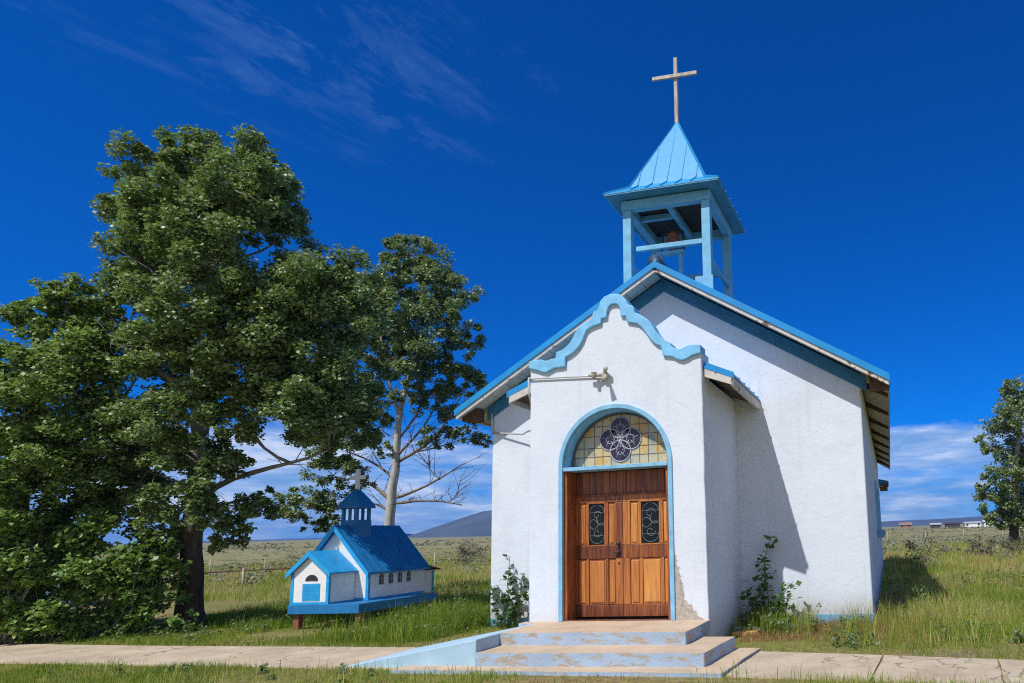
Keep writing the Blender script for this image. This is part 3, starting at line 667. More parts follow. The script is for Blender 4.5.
# lean-to at the rear
b = MB(); b.box(-8.6, -7.2, BY1 + .002, 4.98, BZ, 1.08); an = b.build('annex', M['mini_white'], mc)
b = MB(); b.beam((-7.95, BY1 + .02, 1.20), (-7.95, 5.10, 1.09), 1.75, .03); b.build('annex_roof', M['dark_wood'], an)
b = MB(); b.box(-7.20, -7.185, 4.93, 4.99, BZ, 1.07); b.build('annex_trim', M['mini_blue'], an)
# porch
PX0, PX1, PY0, PXC = -8.46, -7.50, 2.09, -7.98
b = MB(); b.prism([(PX0, BZ), (PX1, BZ), (PX1, 1.20), (PXC, 1.60), (PX0, 1.20)], 'y', PY0, BY0 - .012); po = b.build('porch', M['mini_white'], mc)
b = MB(); ps = .40 / .48
for s in (-1, 1):
    b.prism([(PXC, 1.64), (PXC + s * .56, 1.64 - ps * .56), (PXC + s * .56, 1.67 - ps * .56), (PXC, 1.68)], 'y', PY0 - .06, BY0 - .0125)
    b.prism([(PXC, 1.685), (PXC + s * .565, 1.685 - ps * .565), (PXC + s * .565, 1.575 - ps * .565), (PXC, 1.56)], 'y', PY0 - .08, PY0 - .0615)
b.build('porch_roof', M['mini_blue'], po)
b = MB(); 
for xx in (PX0 - .008, PX1 - .062): b.box(xx, xx + .07, PY0 - .012, PY0 + .04, BZ, 1.22)
b.box(PX0 + .063, PX1 - .063, PY0 - .011, PY0 - .002, BZ, BZ + .05); b.box(PX1 + .001, PX1 + .009, PY0 + .045, BY0 - .02, BZ, BZ + .035); build_each(b, 'porch_trim', M['mini_blue'], po)
b = MB(); b.box(-8.16, -7.72, PY0 - .014, PY0 - .002, .62, .98); dd = b.build('door', M['mini_blue'], po)
b = MB()
for x0_, x1_, z0_, z1_ in ((-8.12, -7.96, .82, .95), (-7.92, -7.76, .82, .95), (-8.12, -7.96, .65, .79), (-7.92, -7.76, .65, .79)): b.box(x0_, x1_, PY0 - .0165, PY0 - .0142, z0_, z1_)
b.build('door_panel', M['mini_panel'], dd)
b = MB(); b.prism([(-7.94 + .16 * math.cos(a), 1.04 + .13 * math.sin(a)) for a in np.linspace(0, math.pi, 13)], 'y', PY0 - .012, PY0 - .002); b.build('fanlight', M['mini_window'], po)
# belfry
b = MB(); b.box(MX - .22, MX + .22, 3.08, 3.52, 1.9, 2.36); bf = b.build('belfry', M['mini_deep'], mc)
b = MB()
for xx in (MX - .21, MX + .15):
    for yy in (3.09, 3.45): b.box(xx, xx + .06, yy, yy + .06, 2.362, 2.66)
b.box(MX - .03, MX + .03, 3.09, 3.13, 2.362, 2.66); b.box(MX - .03, MX + .03, 3.47, 3.51, 2.362, 2.66); build_each(b, 'belfry_post', M['mini_deep'], bf)
b = MB(); q = lambda h, z: [(MX - h, 3.3 - h, z), (MX + h, 3.3 - h, z), (MX + h, 3.3 + h, z), (MX - h, 3.3 + h, z)]
V = q(.275, 2.64) + q(.28, 2.67) + q(.19, 2.86) + q(.02, 3.12)
b.add(V, [(3, 2, 1, 0)] + [(i * 4 + k, i * 4 + (k + 1) % 4, i * 4 + 4 + (k + 1) % 4, i * 4 + 4 + k) for i in range(3) for k in range(4)] + [(12, 13, 14, 15)]); b.build('belfry_roof', M['mini_deep'], bf)
b = MB(); b.box(MX - .045, MX + .045, 3.27, 3.33, 3.08, 3.58); b.box(MX - .20, MX + .20, 3.271, 3.329, 3.33, 3.425); b.build('cross', M['mini_white'], mc, bevel=.004)

# ================================================================== GROUND, WALK
def rise(x, y):
    d = np.hypot(x - CAM.x, y - CAM.y); az = np.degrees(np.arctan2(x - CAM.x, y - CAM.y))
    w = np.clip((-az - 5) / 40, 0, 1)
    far = np.clip(d - 32, 0, None)
    und = np.clip((d - 30) / 60, 0, 1) * (np.sin(x * .06 + y * .043) * .25 + np.sin(x * .021 - y * .033 + 1) * .4)
    return far * (.0015 + .0115 * w) + und * np.clip(far / 100, 0, 1)
rr = np.concatenate([np.linspace(1.5, 30, 16), np.geomspace(32, 5200, 60)]); na = 200
A = np.linspace(0, 2 * np.pi, na, endpoint=False)
GX = np.concatenate([[CAM.x]] + [CAM.x + r * np.sin(A) for r in rr]); GY = np.concatenate([[CAM.y]] + [CAM.y + r * np.cos(A) for r in rr])
GV = np.stack([GX, GY, rise(GX, GY)], 1)
GF = []
for i in range(len(rr) - 1):
    for k in range(na): GF.append((1 + i * na + k, 1 + i * na + (k + 1) % na, 1 + (i + 1) * na + (k + 1) % na, 1 + (i + 1) * na + k))
GF += [(0, 1 + k, 1 + (k + 1) % na, 0) for k in range(0)]
GF = np.array(GF); cap = np.array([(1 + k, 1 + (k + 1) % na, 1 + (k + 2) % na, 0) for k in range(0, na, 2)])
g = raw_mesh('ground', GV, np.concatenate([GF, cap]), M['ground'], smooth=True); tag(g, kind='structure')

# sidewalk slabs
topL = [(-16, .62), (-13.5, .42), (-10.9, .2), (-8, .05), (-5, -.06), (-2.42, -.2)]
botL = [(-16, -1.15), (-13.5, -1.30), (-10.9, -1.44), (-8, -1.55), (-5, -1.66), (-2.42, -1.80)]
topR = [(2.42, -.50), (4.18, -.80), (5.60, -1.06), (7.3, -1.40), (9.3, -1.8)]
botR = [(2.30, -2.10), (4.05, -2.28), (5.45, -2.52), (7.1, -2.85), (9.1, -3.2)]
b = MB()
for T_, B_ in ((topL, botL), (topR, botR)):
    for i in range(len(T_) - 1):
        t0, t1, b0, b1 = [np.array(p) for p in (T_[i], T_[i + 1], B_[i], B_[i + 1])]
        gap = .008 if T_ is topR else .0
        e = (t1 - t0) / np.linalg.norm(t1 - t0) * gap
        P = [tuple(p) for p in (b0 + e, b1 - e, t1 - e, t0 + e)]
        P = [(p[0] + rng.normal(0, .008), p[1] + rng.normal(0, .012)) for p in sum([resample([P[k], P[(k + 1) % 4]], .35)[:-1] for k in range(4)], [])] if T_ is topR else sum([resample([P[k], P[(k + 1) % 4]], 3)[:-1] for k in range(4)], [])
        b.prism(P, 'z', -.1, .022 + rng.normal(0, .002))
def walk_mat():
    k = NT('pale_sidewalk_concrete'); tc = k.n('ShaderNodeTexCoord').outputs['Object']
    n1 = k.noise(tc, 1.3, 6, .62); n2 = k.noise(tc, 38, 5, .7); n3 = k.noise(tc, 5, 6, .7)
    col = k.ramp(k.math('ADD', k.math('MULTIPLY', n1, .6), k.math('MULTIPLY', n2, .4)), [(.34, (.36, .28, .19)), (.5, (.52, .42, .29)), (.66, (.63, .52, .38))])
    col = k.mix(k.ramp(n3, [(.58, (0, 0, 0)), (.70, (.55, .55, .55))]), col, (.33, .25, .17))
    vo = k.n('ShaderNodeTexVoronoi', feature='DISTANCE_TO_EDGE', i_Scale=.42)
    nv = k.n('ShaderNodeTexNoise', i_Vector=tc, i_Scale=1.7, i_Detail=6.); sc = k.n('ShaderNodeVectorMath', operation='SCALE', i_0=nv.outputs[1]); sc.inputs['Scale'].default_value = 1.1
    wob = k.n('ShaderNodeVectorMath', operation='ADD', i_0=tc, i_1=sc.outputs[0]); k.l(wob.outputs[0], vo.inputs['Vector'])
    ck = k.ramp(vo.outputs[0], [(0., (.8, .8, .8)), (.003, (.5, .5, .5)), (.007, (0, 0, 0))])
    col = k.mix(k.math('MULTIPLY', ck, k.ramp(n1, [(.42, (0, 0, 0)), (.5, (1, 1, 1))])), col, (.10, .085, .06))
    b = k.n('ShaderNodeBsdfPrincipled', i_Roughness=.93); b.inputs['Specular IOR Level'].default_value = .2; k.l(col, b.inputs['Base Color'])
    bn = k.n('ShaderNodeBump', i_Strength=.5, i_Distance=.02); k.l(n2, bn.inputs['Height']); k.l(bn.outputs[0], b.inputs['Normal'])
    return k.out(b.outputs[0])
tag(b.build('sidewalk', walk_mat()), kind='structure')

# ================================================================== VEGETATION
def leaf_cards(P, size, r, up_bias=.12, aspect=.8, helio=.32):
    """kite shaped leaves at points P; returns V,F,rnd"""
    n = len(P); sz = size * r.uniform(.65, 1.25, n)
    N = r.normal(size=(n, 3)); N[:, 2] = np.abs(N[:, 2]) + up_bias; N /= np.linalg.norm(N, axis=1)[:, None]
    N += np.array((-.19, -.56, .80)) * helio; N /= np.linalg.norm(N, axis=1)[:, None]
    T = r.normal(size=(n, 3)); T[:, 2] -= .6; T -= (T * N).sum(1)[:, None] * N; T /= np.linalg.norm(T, axis=1)[:, None] + 1e-9
    B = np.cross(N, T)
    h = sz[:, None]; w = h * aspect * .5; fold = N * h * r.uniform(.02, .16, n)[:, None]
    V = np.stack([P, P + T * h * .42 + B * w + fold, P + T * h, P + T * h * .42 - B * w + fold], 1).reshape(-1, 3)
    F = np.arange(n * 4).reshape(n, 4)
    return V, F, np.repeat(np.clip(r.beta(1.15, 1.7, n), 0, 1), 4)
def crown_points(clumps, dens, r, sprays=16, sub=.40, squash=.85, shrink=1.):
    out = []
    for x, y, z, R in clumps:
        R = R * shrink
        ns = max(5, int(sprays * max(.5, R)))
        U = r.normal(size=(ns, 3)); U /= np.linalg.norm(U, axis=1)[:, None]
        C_ = np.array((x, y, z)) + U * (R * 1.0 * r.uniform(.2, 1.35, (ns, 1)) ** .6) * np.array((1, 1.0, squash))
        for c in C_:
            n = int(dens * R * R / ns * r.uniform(.5, 1.5)); s = R * sub * r.uniform(.5, 1.15)
            q = r.normal(size=(n, 3)); q /= np.linalg.norm(q, axis=1)[:, None]; q *= s * r.uniform(0, 1, (n, 1)) ** .45
            q[:, 2] *= .85; q[:, 2] -= (q[:, 0] ** 2 + q[:, 1] ** 2) * .12 / max(s, .1)
            out.append(c + q)
    return np.concatenate(out)
def bough(a, b_, r, sag=.12, n=6):
    a, b_ = np.array(a), np.array(b_); L = np.linalg.norm(b_ - a); pts = []
    w = r.normal(size=3) * L * .07
    for t in np.linspace(0, 1, n): pts.append(a + (b_ - a) * t + w * math.sin(t * math.pi) + np.array((0, 0, -sag * L)) * math.sin(t * math.pi) * (1 - t) + r.normal(size=3) * L * .012)
    return pts
def make_tree(root, trunk, limbs, clumps, barkm, leafm, size, dens, seed, sprays=16, sub=.40, twigs=5, sides=14, thick=1., slim=1.):
    r = np.random.default_rng(seed)
    b = MB(); P = wob(chain(trunk), np.random.default_rng(seed + 77)) if slim < 1 else chain(trunk); b.tube([p[:3] for p in P], [p[3] * slim for p in P], sides); b.build('trunk', barkm, root)
    node = [p for p in P if p[2] > trunk[0][2] + .25 * (trunk[-1][2] - trunk[0][2])]
    for L in limbs:
        Q = wob(chain(L), r); b = MB(); b.tube([p[:3] for p in Q], [p[3] * slim for p in Q], 9); b.build('limb', barkm if L is limbs[0] or barkm is not M['bark_aspen'] else M['bark_twig'], root); node += Q
    node = np.array(node); b = MB()
    for L in limbs:                                    # fine dead twigs along the limbs
        for _ in range(9):
            k_ = r.integers(1, len(L)); a = np.array(L[k_ - 1][:3]); c = np.array(L[k_][:3]); q = a + (c - a) * r.uniform(); dr = (c - a) / np.linalg.norm(c - a)
            u = r.normal(size=3); u[2] = abs(u[2]) * .8; u = dr * .7 + u / np.linalg.norm(u); ln = r.uniform(.25, .9)
            pts = bough(q, q + u * ln, r, -.06, 5); b.tube(pts, [.012, .010, .008, .006, .004], 5)
            for _ in range(2): s0 = pts[r.integers(1, 4)]; b.tube([s0, s0 + r.normal(size=3) * .16 + u * .12], [.006, .004], 4)
    for x, y, z, R in clumps:
        c = np.array((x, y, z)); d = np.linalg.norm(node[:, :3] - c, axis=1) + np.clip(node[:, 2] - (z - .2 * R), 0, None) * 2.5
        nn = node[np.argmin(d)]; L = np.linalg.norm(nn[:3] - c)
        r0 = min(nn[3] * .75, (.015 + .016 * L) * thick)
        pts = bough(nn[:3], c, r); b.tube(pts, list(np.linspace(r0, max(.010, r0 * .35), len(pts))), 6)
        for _ in range(twigs):
            u = r.normal(size=3); u /= np.linalg.norm(u); s0 = pts[r.integers(2, len(pts))]
            b.tube(bough(s0, c + u * R * .9 * np.array((1, 1, .8)), r, .05, 4), [max(.006, r0 * .4), max(.005, r0 * .3), .006, .004], 5)
    b.build('branches', M['bark_twig'], root)
    Pn = crown_points(clumps, dens, r, sprays, sub, shrink=.93)
    V, F, rn = leaf_cards(Pn, size, r)
    raw_mesh('crown', V, F, leafm, root, attrs={'rnd': rn})
def wob(Q, r):
    return [Q[0]] + [(p[0] + r.normal() * p[3] * .08, p[1] + r.normal() * p[3] * .08, p[2] + r.normal() * p[3] * .1, p[3] * r.uniform(.95, 1.05)) for p in Q[1:]]
def chain(L):
    """smooth a (x,y,z,r) polyline"""
    N = [L[0]]
    for a, c in zip(L[:-1], L[1:]):
        N.append(tuple(.75 * p + .25 * q for p, q in zip(a, c))); N.append(tuple(.25 * p + .75 * q for p, q in zip(a, c)))
    return N + [L[-1]]
COTTON_CLUMPS = [(-9.57,1.65,10.68,0.75), (-10.86,1.96,10.97,0.87), (-9.15,0.85,9.55,0.87), (-11.84,1.20,10.59,0.75), (-11.84,1.64,11.15,0.72), (-11.97,0.98,9.72,0.69), (-10.58,0.43,8.97,0.90), (-10.04,0.74,9.04,1.05), (-9.72,2.03,9.89,0.95), (-12.66,2.06,9.03,1.23), (-12.56,1.30,8.69,0.56), (-9.18,0.66,7.83,1.06), (-9.47,2.37,9.26,0.72), (-7.98,1.46,7.48,0.99), (-9.00,1.24,6.83,1.09), (-9.65,0.49,6.87,1.04), (-13.00,1.85,7.71,0.92), (-7.45,1.89,6.65,1.07), (-8.31,1.23,6.42,0.69), (-9.07,0.90,6.18,0.72), (-7.41,2.06,7.76,0.73), (-7.61,2.13,5.35,1.12), (-8.20,1.65,5.74,0.92), (-8.07,1.72,4.63,0.76), (-8.30,3.30,4.79,0.73), (-8.90,1.12,5.57,0.98), (-12.76,2.79,6.44,1.01), (-12.54,1.66,6.02,0.98), (-9.35,1.45,4.68,0.74), (-10.75,0.97,4.59,0.73), (-12.51,1.34,4.55,0.90), (-11.74,2.85,4.47,0.69), (-12.02,1.66,3.64,0.77), (-13.39,1.82,3.50,0.84), (-10.08,1.85,3.66,0.45), (-10.00,2.33,2.48,0.55), (-10.47,2.28,2.11,0.37), (-9.94,2.49,2.90,0.37), (-10.02,1.58,2.65,0.35), (-12.42,1.82,2.64,0.60), (-11.08,1.35,2.80,0.52), (-10.08,1.19,3.17,0.38), (-10.03,1.47,3.51,0.39), (-10.14,1.37,2.54,0.30), (-11.67,1.74,2.05,0.49), (-10.79,1.25,3.98,0.57), (-9.87,0.99,5.07,0.56), (-10.12,0.79,6.14,0.60), (-10.22,1.41,2.87,0.35), (-8.74,1.45,7.22,0.80), (-7.93,1.81,7.26,0.76), (-11.40,1.02,6.33,0.75), (-8.70,2.87,4.27,0.62), ]
COTTON_TRUNK = [(-11.78,2.61,-0.07,0.491), (-11.78,2.56,0.30,0.397), (-11.72,2.50,0.88,0.339), (-11.65,2.42,1.58,0.304), (-11.55,2.32,2.50,0.269), (-11.41,2.20,3.65,0.222), (-11.29,2.07,4.81,0.187), (-11.23,1.90,6.20,0.164), (-11.07,1.75,7.59,0.128), (-10.87,1.61,8.97,0.093), (-10.66,1.47,10.36,0.058), (-10.55,1.40,11.05,0.023), ]
COTTON_LIMB1 = [(-11.37,2.22,2.95,0.116), (-10.68,2.30,3.34,0.093), (-9.87,2.44,3.59,0.074), (-8.95,2.60,3.76,0.051), (-8.25,2.71,3.99,0.028), ]
COTTON_LIMB2 = [(-11.33,2.13,3.64,0.116), (-11.76,1.95,4.35,0.093), (-12.30,1.78,4.84,0.070), (-12.95,1.58,5.32,0.046), ]
COTTON_LIMB3 = [(-10.99,1.79,5.21,0.115), (-11.53,1.62,5.68,0.096), (-12.00,1.48,6.04,0.069), (-12.64,1.27,6.64,0.046), ]
COTTON_LIMB4 = [(-11.15,1.90,5.72,0.093), (-10.49,1.94,6.38,0.081), (-9.65,2.03,7.04,0.060), (-8.47,2.18,7.69,0.035), ]
LEFT_CLUMPS = [(-13.70,0.93,7.59,0.64), (-13.64,0.52,7.67,0.31), (-14.12,0.52,6.91,0.67), (-13.63,1.38,7.38,0.61), (-13.85,0.18,6.00,0.86), (-13.19,0.81,6.10,1.00), (-13.11,1.60,6.54,0.61), (-13.21,0.15,4.85,1.01), (-12.93,1.01,4.98,0.98), (-13.75,0.39,3.74,0.96), (-13.07,0.83,3.85,0.98), (-15.47,0.31,6.41,1.12), (-15.56,0.49,4.86,1.23), (-15.88,0.63,3.32,1.12), (-13.27,1.70,3.95,0.60), (-13.43,0.78,2.88,0.82), (-13.55,1.67,2.92,0.60), ]
BUSH_CLUMPS = [(-13.47,0.37,2.04,0.75), (-12.93,0.88,2.11,0.78), (-12.23,1.26,1.86,0.70), (-11.73,1.61,1.51,0.62), (-11.44,1.76,0.84,0.49), (-12.96,0.80,1.06,0.76), (-12.28,1.27,0.90,0.69), (-11.78,1.52,0.54,0.48), (-13.27,0.34,1.01,0.74), (-12.59,1.05,0.51,0.51), (-13.23,0.52,0.48,0.46), (-12.22,1.45,0.39,0.39), (-14.03,0.08,1.76,0.82), (-14.10,0.20,0.73,0.74), (-11.48,1.71,1.94,0.36), (-13.46,0.07,2.76,0.62), (-13.30,0.74,0.20,0.34), (-12.82,1.05,0.20,0.34), (-12.32,1.26,0.16,0.30), (-11.80,1.56,0.22,0.31), (-12.56,1.05,1.35,0.65), (-11.04,1.91,0.31,0.29), (-13.58,0.25,0.42,0.41), (-13.42,1.04,1.69,0.66), (-11.84,1.42,1.20,0.57), ]
ASPEN_CLUMPS = [(-10.95,8.27,11.57,0.81), (-10.48,8.68,10.75,1.16), (-11.16,7.89,10.18,1.06), (-9.85,9.00,10.02,0.89), (-12.39,8.43,9.67,1.23), (-10.22,7.94,8.93,1.24), (-9.41,8.96,8.72,0.68), (-13.58,8.44,9.34,1.10), (-11.47,8.13,7.89,1.06), (-14.25,8.56,8.12,1.18), (-13.49,8.69,6.81,1.03), (-9.34,9.22,7.63,0.68), (-10.55,9.39,7.53,0.97), (-8.99,9.29,6.85,0.44), (-10.41,9.24,6.54,0.75), (-11.04,8.57,6.80,0.53), (-12.63,8.88,5.85,0.68), (-13.38,8.97,5.56,0.55), (-10.42,9.21,5.22,0.58), (-9.35,9.40,5.38,0.44), (-9.09,9.69,5.20,0.31), (-13.36,8.44,4.98,0.81), (-14.39,8.71,4.45,0.75), (-13.25,8.79,4.06,0.61), (-14.69,8.40,3.20,0.81), (-13.97,8.88,3.01,0.65), (-15.54,8.50,3.47,0.44), (-14.58,8.72,2.53,0.41), (-12.12,8.79,5.04,0.37), (-14.22,8.65,5.92,0.69), (-12.80,8.45,10.44,0.90), (-11.84,9.09,8.64,0.97), (-10.90,9.31,8.43,0.90), ]
ASPEN_TRUNK = [(-12.51,9.53,-0.48,0.322), (-12.35,9.38,0.93,0.288), (-12.23,9.21,2.43,0.264), (-12.10,9.10,3.44,0.244), (-11.86,9.00,4.61,0.203), (-11.73,8.89,5.61,0.183), (-11.62,8.83,6.21,0.156), (-11.38,8.80,6.88,0.122), (-11.16,8.72,7.77,0.102), (-10.92,8.62,8.94,0.081), (-10.70,8.49,10.28,0.054), (-10.64,8.37,11.29,0.027), ]
ASPEN_FORK = [(-11.66,8.84,6.11,0.122), (-11.82,8.73,6.69,0.102), (-11.95,8.62,7.30,0.081), (-12.05,8.47,8.31,0.068), (-12.16,8.32,9.33,0.041), ]
ASPEN_LIMB0 = [(-11.90,9.15,3.36,0.102), (-11.39,9.24,3.51,0.074), (-10.78,9.33,3.76,0.061), (-10.27,9.40,4.04,0.047), (-9.82,9.45,4.29,0.027), ]
ASPEN_LIMB1 = [(-11.91,9.18,3.16,0.088), (-11.15,9.32,3.23,0.068), (-10.49,9.46,3.18,0.054), (-9.77,9.63,3.01,0.030), ]
ASPEN_LIMB2 = [(-11.79,9.02,4.54,0.102), (-11.21,9.10,4.85,0.081), (-10.62,9.17,5.23,0.061), (-10.05,9.20,5.88,0.041), (-9.79,9.19,6.38,0.024), ]
ASPEN_LIMB3 = [(-11.78,8.99,4.77,0.088), (-11.28,9.03,5.26,0.068), (-10.82,9.06,5.74,0.054), (-10.34,9.06,6.50,0.030), ]
ASPEN_LIMB4 = [(-12.11,9.12,3.27,0.115), (-12.45,9.01,3.62,0.095), (-12.77,8.91,3.83,0.068), (-13.25,8.79,4.06,0.041), ]
ASPEN_LIMB5 = [(-11.96,9.06,4.01,0.081), (-12.34,8.93,4.36,0.068), (-12.78,8.81,4.64,0.047), (-13.36,8.65,4.93,0.030), ]
ASPEN_LIMB6 = [(-12.17,9.16,2.87,0.074), (-12.61,9.03,3.19,0.054), (-13.48,8.86,3.12,0.041), (-14.31,8.71,3.02,0.024), ]
ASPEN_LIMB7 = [(-10.44,9.38,3.88,0.041), (-10.75,9.27,4.23,0.030), (-10.77,9.23,4.50,0.020), ]
ASPEN_LIMB8 = [(-10.23,9.53,3.10,0.034), (-9.91,9.56,3.35,0.027), (-9.78,9.52,3.85,0.017), ]
ASPEN_LIMB9 = [(-11.75,8.93,5.28,0.068), (-11.32,8.96,5.76,0.054), (-10.76,8.95,6.65,0.030), ]
ASPEN_LIMB10 = [(-11.21,9.10,4.85,0.047), (-10.37,9.25,4.99,0.037), (-9.35,9.41,5.32,0.024), ]
RIGHT_CLUMPS = [(13.62,40.07,11.08,1.18), (12.76,40.18,8.91,1.33), (13.88,39.36,9.07,1.30), (11.94,40.22,7.32,0.89), (13.41,41.57,7.17,1.36), (12.35,39.59,4.96,1.16), (14.00,40.88,5.56,1.48), (11.69,40.68,3.45,0.96), (13.12,41.03,3.02,1.33), (12.32,41.01,1.95,0.96), (15.41,40.49,10.64,1.77), (15.95,40.99,7.68,2.07), (15.71,41.43,4.02,2.22), (11.39,40.50,4.41,0.59), (11.25,40.01,7.87,0.44), (14.13,41.38,1.88,1.18), (11.62,40.81,2.35,0.59), ]
RIGHT_TRUNK = [(13.23,41.42,0.23,0.369), (13.36,41.18,2.28,0.295), (13.71,40.82,5.57,0.222), (14.23,40.44,9.22,0.148), (14.37,40.18,11.41,0.074), ]

ASPEN_LIMBS = [ASPEN_LIMB0, ASPEN_LIMB1, ASPEN_LIMB2, ASPEN_LIMB3, ASPEN_LIMB4, ASPEN_LIMB5, ASPEN_LIMB6, ASPEN_LIMB7, ASPEN_LIMB8, ASPEN_LIMB9, ASPEN_LIMB10]

tr_ = empty('cottonwood_tree', (-11.78, 2.58, 0), 'tallest cottonwood with a dark thick trunk and dense dark green crown, standing by the walk', 'tree')
make_tree(tr_, COTTON_TRUNK, [COTTON_LIMB1, COTTON_LIMB2, COTTON_LIMB3, COTTON_LIMB4], COTTON_CLUMPS, M['bark_cotton'], M['leaf_cotton'], .088, 8200, 11, 30, .35, slim=.70)
# root flare
LEFT_TRUNK = [(-14.6, .9, -.1, .30), (-14.55, .88, .8, .22), (-14.4, .8, 2.2, .18), (-14.2, .7, 4.0, .14), (-13.9, .75, 6.0, .08), (-13.7, .9, 7.4, .03)]
tr_ = empty('leafy_tree', (-14.6, .9, 0), 'lower bushy tree with brighter leaves, left of the tallest cottonwood', 'tree')
make_tree(tr_, LEFT_TRUNK, [], LEFT_CLUMPS, M['bark_cotton'], M['leaf_left'], .09, 7200, 12, 28, .36)
tr_ = empty('aspen_tree', (ASPEN_TRUNK[0][0], ASPEN_TRUNK[0][1], 0), 'slender white barked aspen with a forked trunk and bare lower limbs, behind the model chapel', 'tree')
make_tree(tr_, ASPEN_TRUNK, [ASPEN_FORK] + ASPEN_LIMBS, ASPEN_CLUMPS, M['bark_aspen'], M['leaf_aspen'], .095, 5000, 13, 30, .30, slim=.60)
tr_ = empty('green_tree', (13.23, 41.4, 0), 'round green tree standing alone on the open plain beyond the chapel, farthest of the trees', 'tree')
make_tree(tr_, RIGHT_TRUNK, [], RIGHT_CLUMPS, M['bark_cotton'], M['leaf_right'], .20, 1200, 14, 18, .46, 3, 8, 1.6)
# thicket at the foot of the left trees : each shrub its own thing
r = np.random.default_rng(21)
def shrub(name, clumps, base, leafm, size, dens, seed, label, cat, group=None, stems=7, sub=.45):
    r = np.random.default_rng(seed); root = empty(name, base, label, cat, group)
    b = MB()
    for x, y, z, R in clumps:
        for _ in range(max(1, stems // len(clumps) + 1)):
            e = np.array((x, y, z)) + r.normal(size=3) * R * .4; s0 = np.array(base) + np.array((r.normal() * .12, r.normal() * .12, -.03))
            b.tube(bough(s0, e, r, -.1, 5), [.02, .016, .012, .008, .005], 5)
    b.build('stems', M['bark_twig'], root)
    P = crown_points(clumps, dens, r, 12, sub); P = P[P[:, 2] > .02]
    V, F, rn = leaf_cards(P, size, r); raw_mesh('foliage', V, F, leafm, root, attrs={'rnd': rn})
    return root
B = BUSH_CLUMPS
for sel, base, lab in (([4, 3, 7, 14, 11, 19, 21], (-11.9, 1.6, 0), 'low leafy shrub growing against the dark cottonwood trunk'),
                       ([2, 6, 9, 18, 24], (-12.4, 1.2, 0), 'dense green shrub in the middle of the thicket, second from the cottonwood trunk'),
                       ([1, 5, 10, 17, 20, 23], (-13.0, .8, 0), 'tall dense shrub of the thicket, third from the cottonwood trunk'),
                       ([0, 8, 15, 12, 13, 16, 22], (-13.6, .3, 0), 'dark shaded shrub at the near end of the thicket, cut by the picture edge')):
    shrub('leafy_shrub', [B[i] for i in sel], base, M['leaf_bush'], .12, 2600, 30 + sel[0], lab, 'shrub', 'shrubs under the left trees', 9)
# plants against the walls
def wall_plant(name, stems, leafm, size, seed, label, n_leaf):
    r = np.random.default_rng(seed); base = np.mean([s_[0] for s_ in stems], 0); base[2] = 0
    root = empty(name, tuple(base), label, 'plant'); b = MB(); P = []
    for a, e in stems:
        pts = bough(a, e, r, -.04, 8); b.tube(pts, list(np.linspace(.014, .005, 8)), 6)
        for i in range(n_leaf):
            t = r.uniform(.12, 1.) ; k = min(6, int(t * 7)); q = pts[k] + (pts[k + 1] - pts[k]) * (t * 7 - k)
            o = r.normal(size=3) * (.13 * (1.1 - t) + .035); o[2] *= .5
            b.tube([q, q + o], [.004, .003], 4); P.append(q + o)
    b.build('stems', M['leaf_stem'], root)
    V, F, rn = leaf_cards(np.array(P), size, r, .5, .95); raw_mesh('foliage', V, F, leafm, root, attrs={'rnd': rn})
M['leaf_stem'] = basic('green_stem', (.13, .19, .05), .7, .2, 10)
wall_plant('tall_wall_plant', [((2.1, 2.08, 0), (2.17, 2.1, 1.66)), ((2.12, 2.02, 0), (2.06, 2.02, 1.22)), ((2.15, 2.0, 0), (2.58, 2.0, .80)), ((1.98, 2.0, 0), (1.72, 1.88, .74)), ((2.15, 1.9, 0), (2.32, 1.8, .55)), ((2.05, 1.9, 0), (1.9, 1.78, .5))], M['leaf_plant'], .12, 41, 'tall green weed with large leaves in the corner of the nave wall and vestibule', 44)
wall_plant('wall_creeper', [((-3.3, 2.22, 0), (-3.32, 2.28, 1.42)), ((-3.2, 2.22, 0), (-3.02, 2.25, 1.05)), ((-3.5, 2.2, 0), (-3.66, 2.25, .80)), ((-3.2, 2.2, 0), (-3.0, 2.2, .75)), ((-3.0, 2.2, 0), (-2.8, 2.22, .9)), ((-3.4, 2.15, 0), (-3.5, 2.2, .75))], M['leaf_ivy'], .125, 42, 'dark leaved creeper climbing the white wall beside the blue ramp', 30)

# sage and dry shrubs out on the range
r = np.random.default_rng(50)
def small_shrub(x, y, w, h, leafm, label, seed, n=5, size=.05, dens=900):
    z = float(rise(np.array([x]), np.array([y]))[0]); rr_ = np.random.default_rng(seed)
    cl = [(x + rr_.normal() * w * .35, y + rr_.normal() * w * .35, z + h * rr_.uniform(.35, .7), h * rr_.uniform(.42, .6)) for _ in range(n)]
    shrub('sagebrush', cl, (x, y, z), leafm, size, dens, seed, label, 'shrub', 'shrubs on the range', 8, .5)
small_shrub(9.3, 26.0, 1.5, 1.15, M['leaf_dry'], 'dark brown dry shrub on the grass in front of the far green tree', 61, 6, .085, 500)
small_shrub(11.3, 27.5, 1.4, 1.0, M['leaf_dry'], 'brown dry shrub cut by the picture edge below the far green tree', 62, 6, .085, 500)
small_shrub(9.2, 21.5, 1.0, .62, M['leaf_sage'], 'grey green sagebrush nearest the picture edge in the lit grass', 63, 5, .07, 500)
small_shrub(5.7, 16.5, .7, 1.25, M['leaf_sage'], 'upright grey shrub standing in the shade of the chapel wall', 64, 5, .07, 600)
small_shrub(-25.5, 32, 1.3, 1.5, M['leaf_dry'], 'large dark sagebrush on the field beyond the model chapel', 65, 6, .10, 400)
small_shrub(-22.0, 33, 1.0, 1.1, M['leaf_sage'], 'rounded pale sagebrush on the field close to the chapel corner', 66, 5, .09, 400)
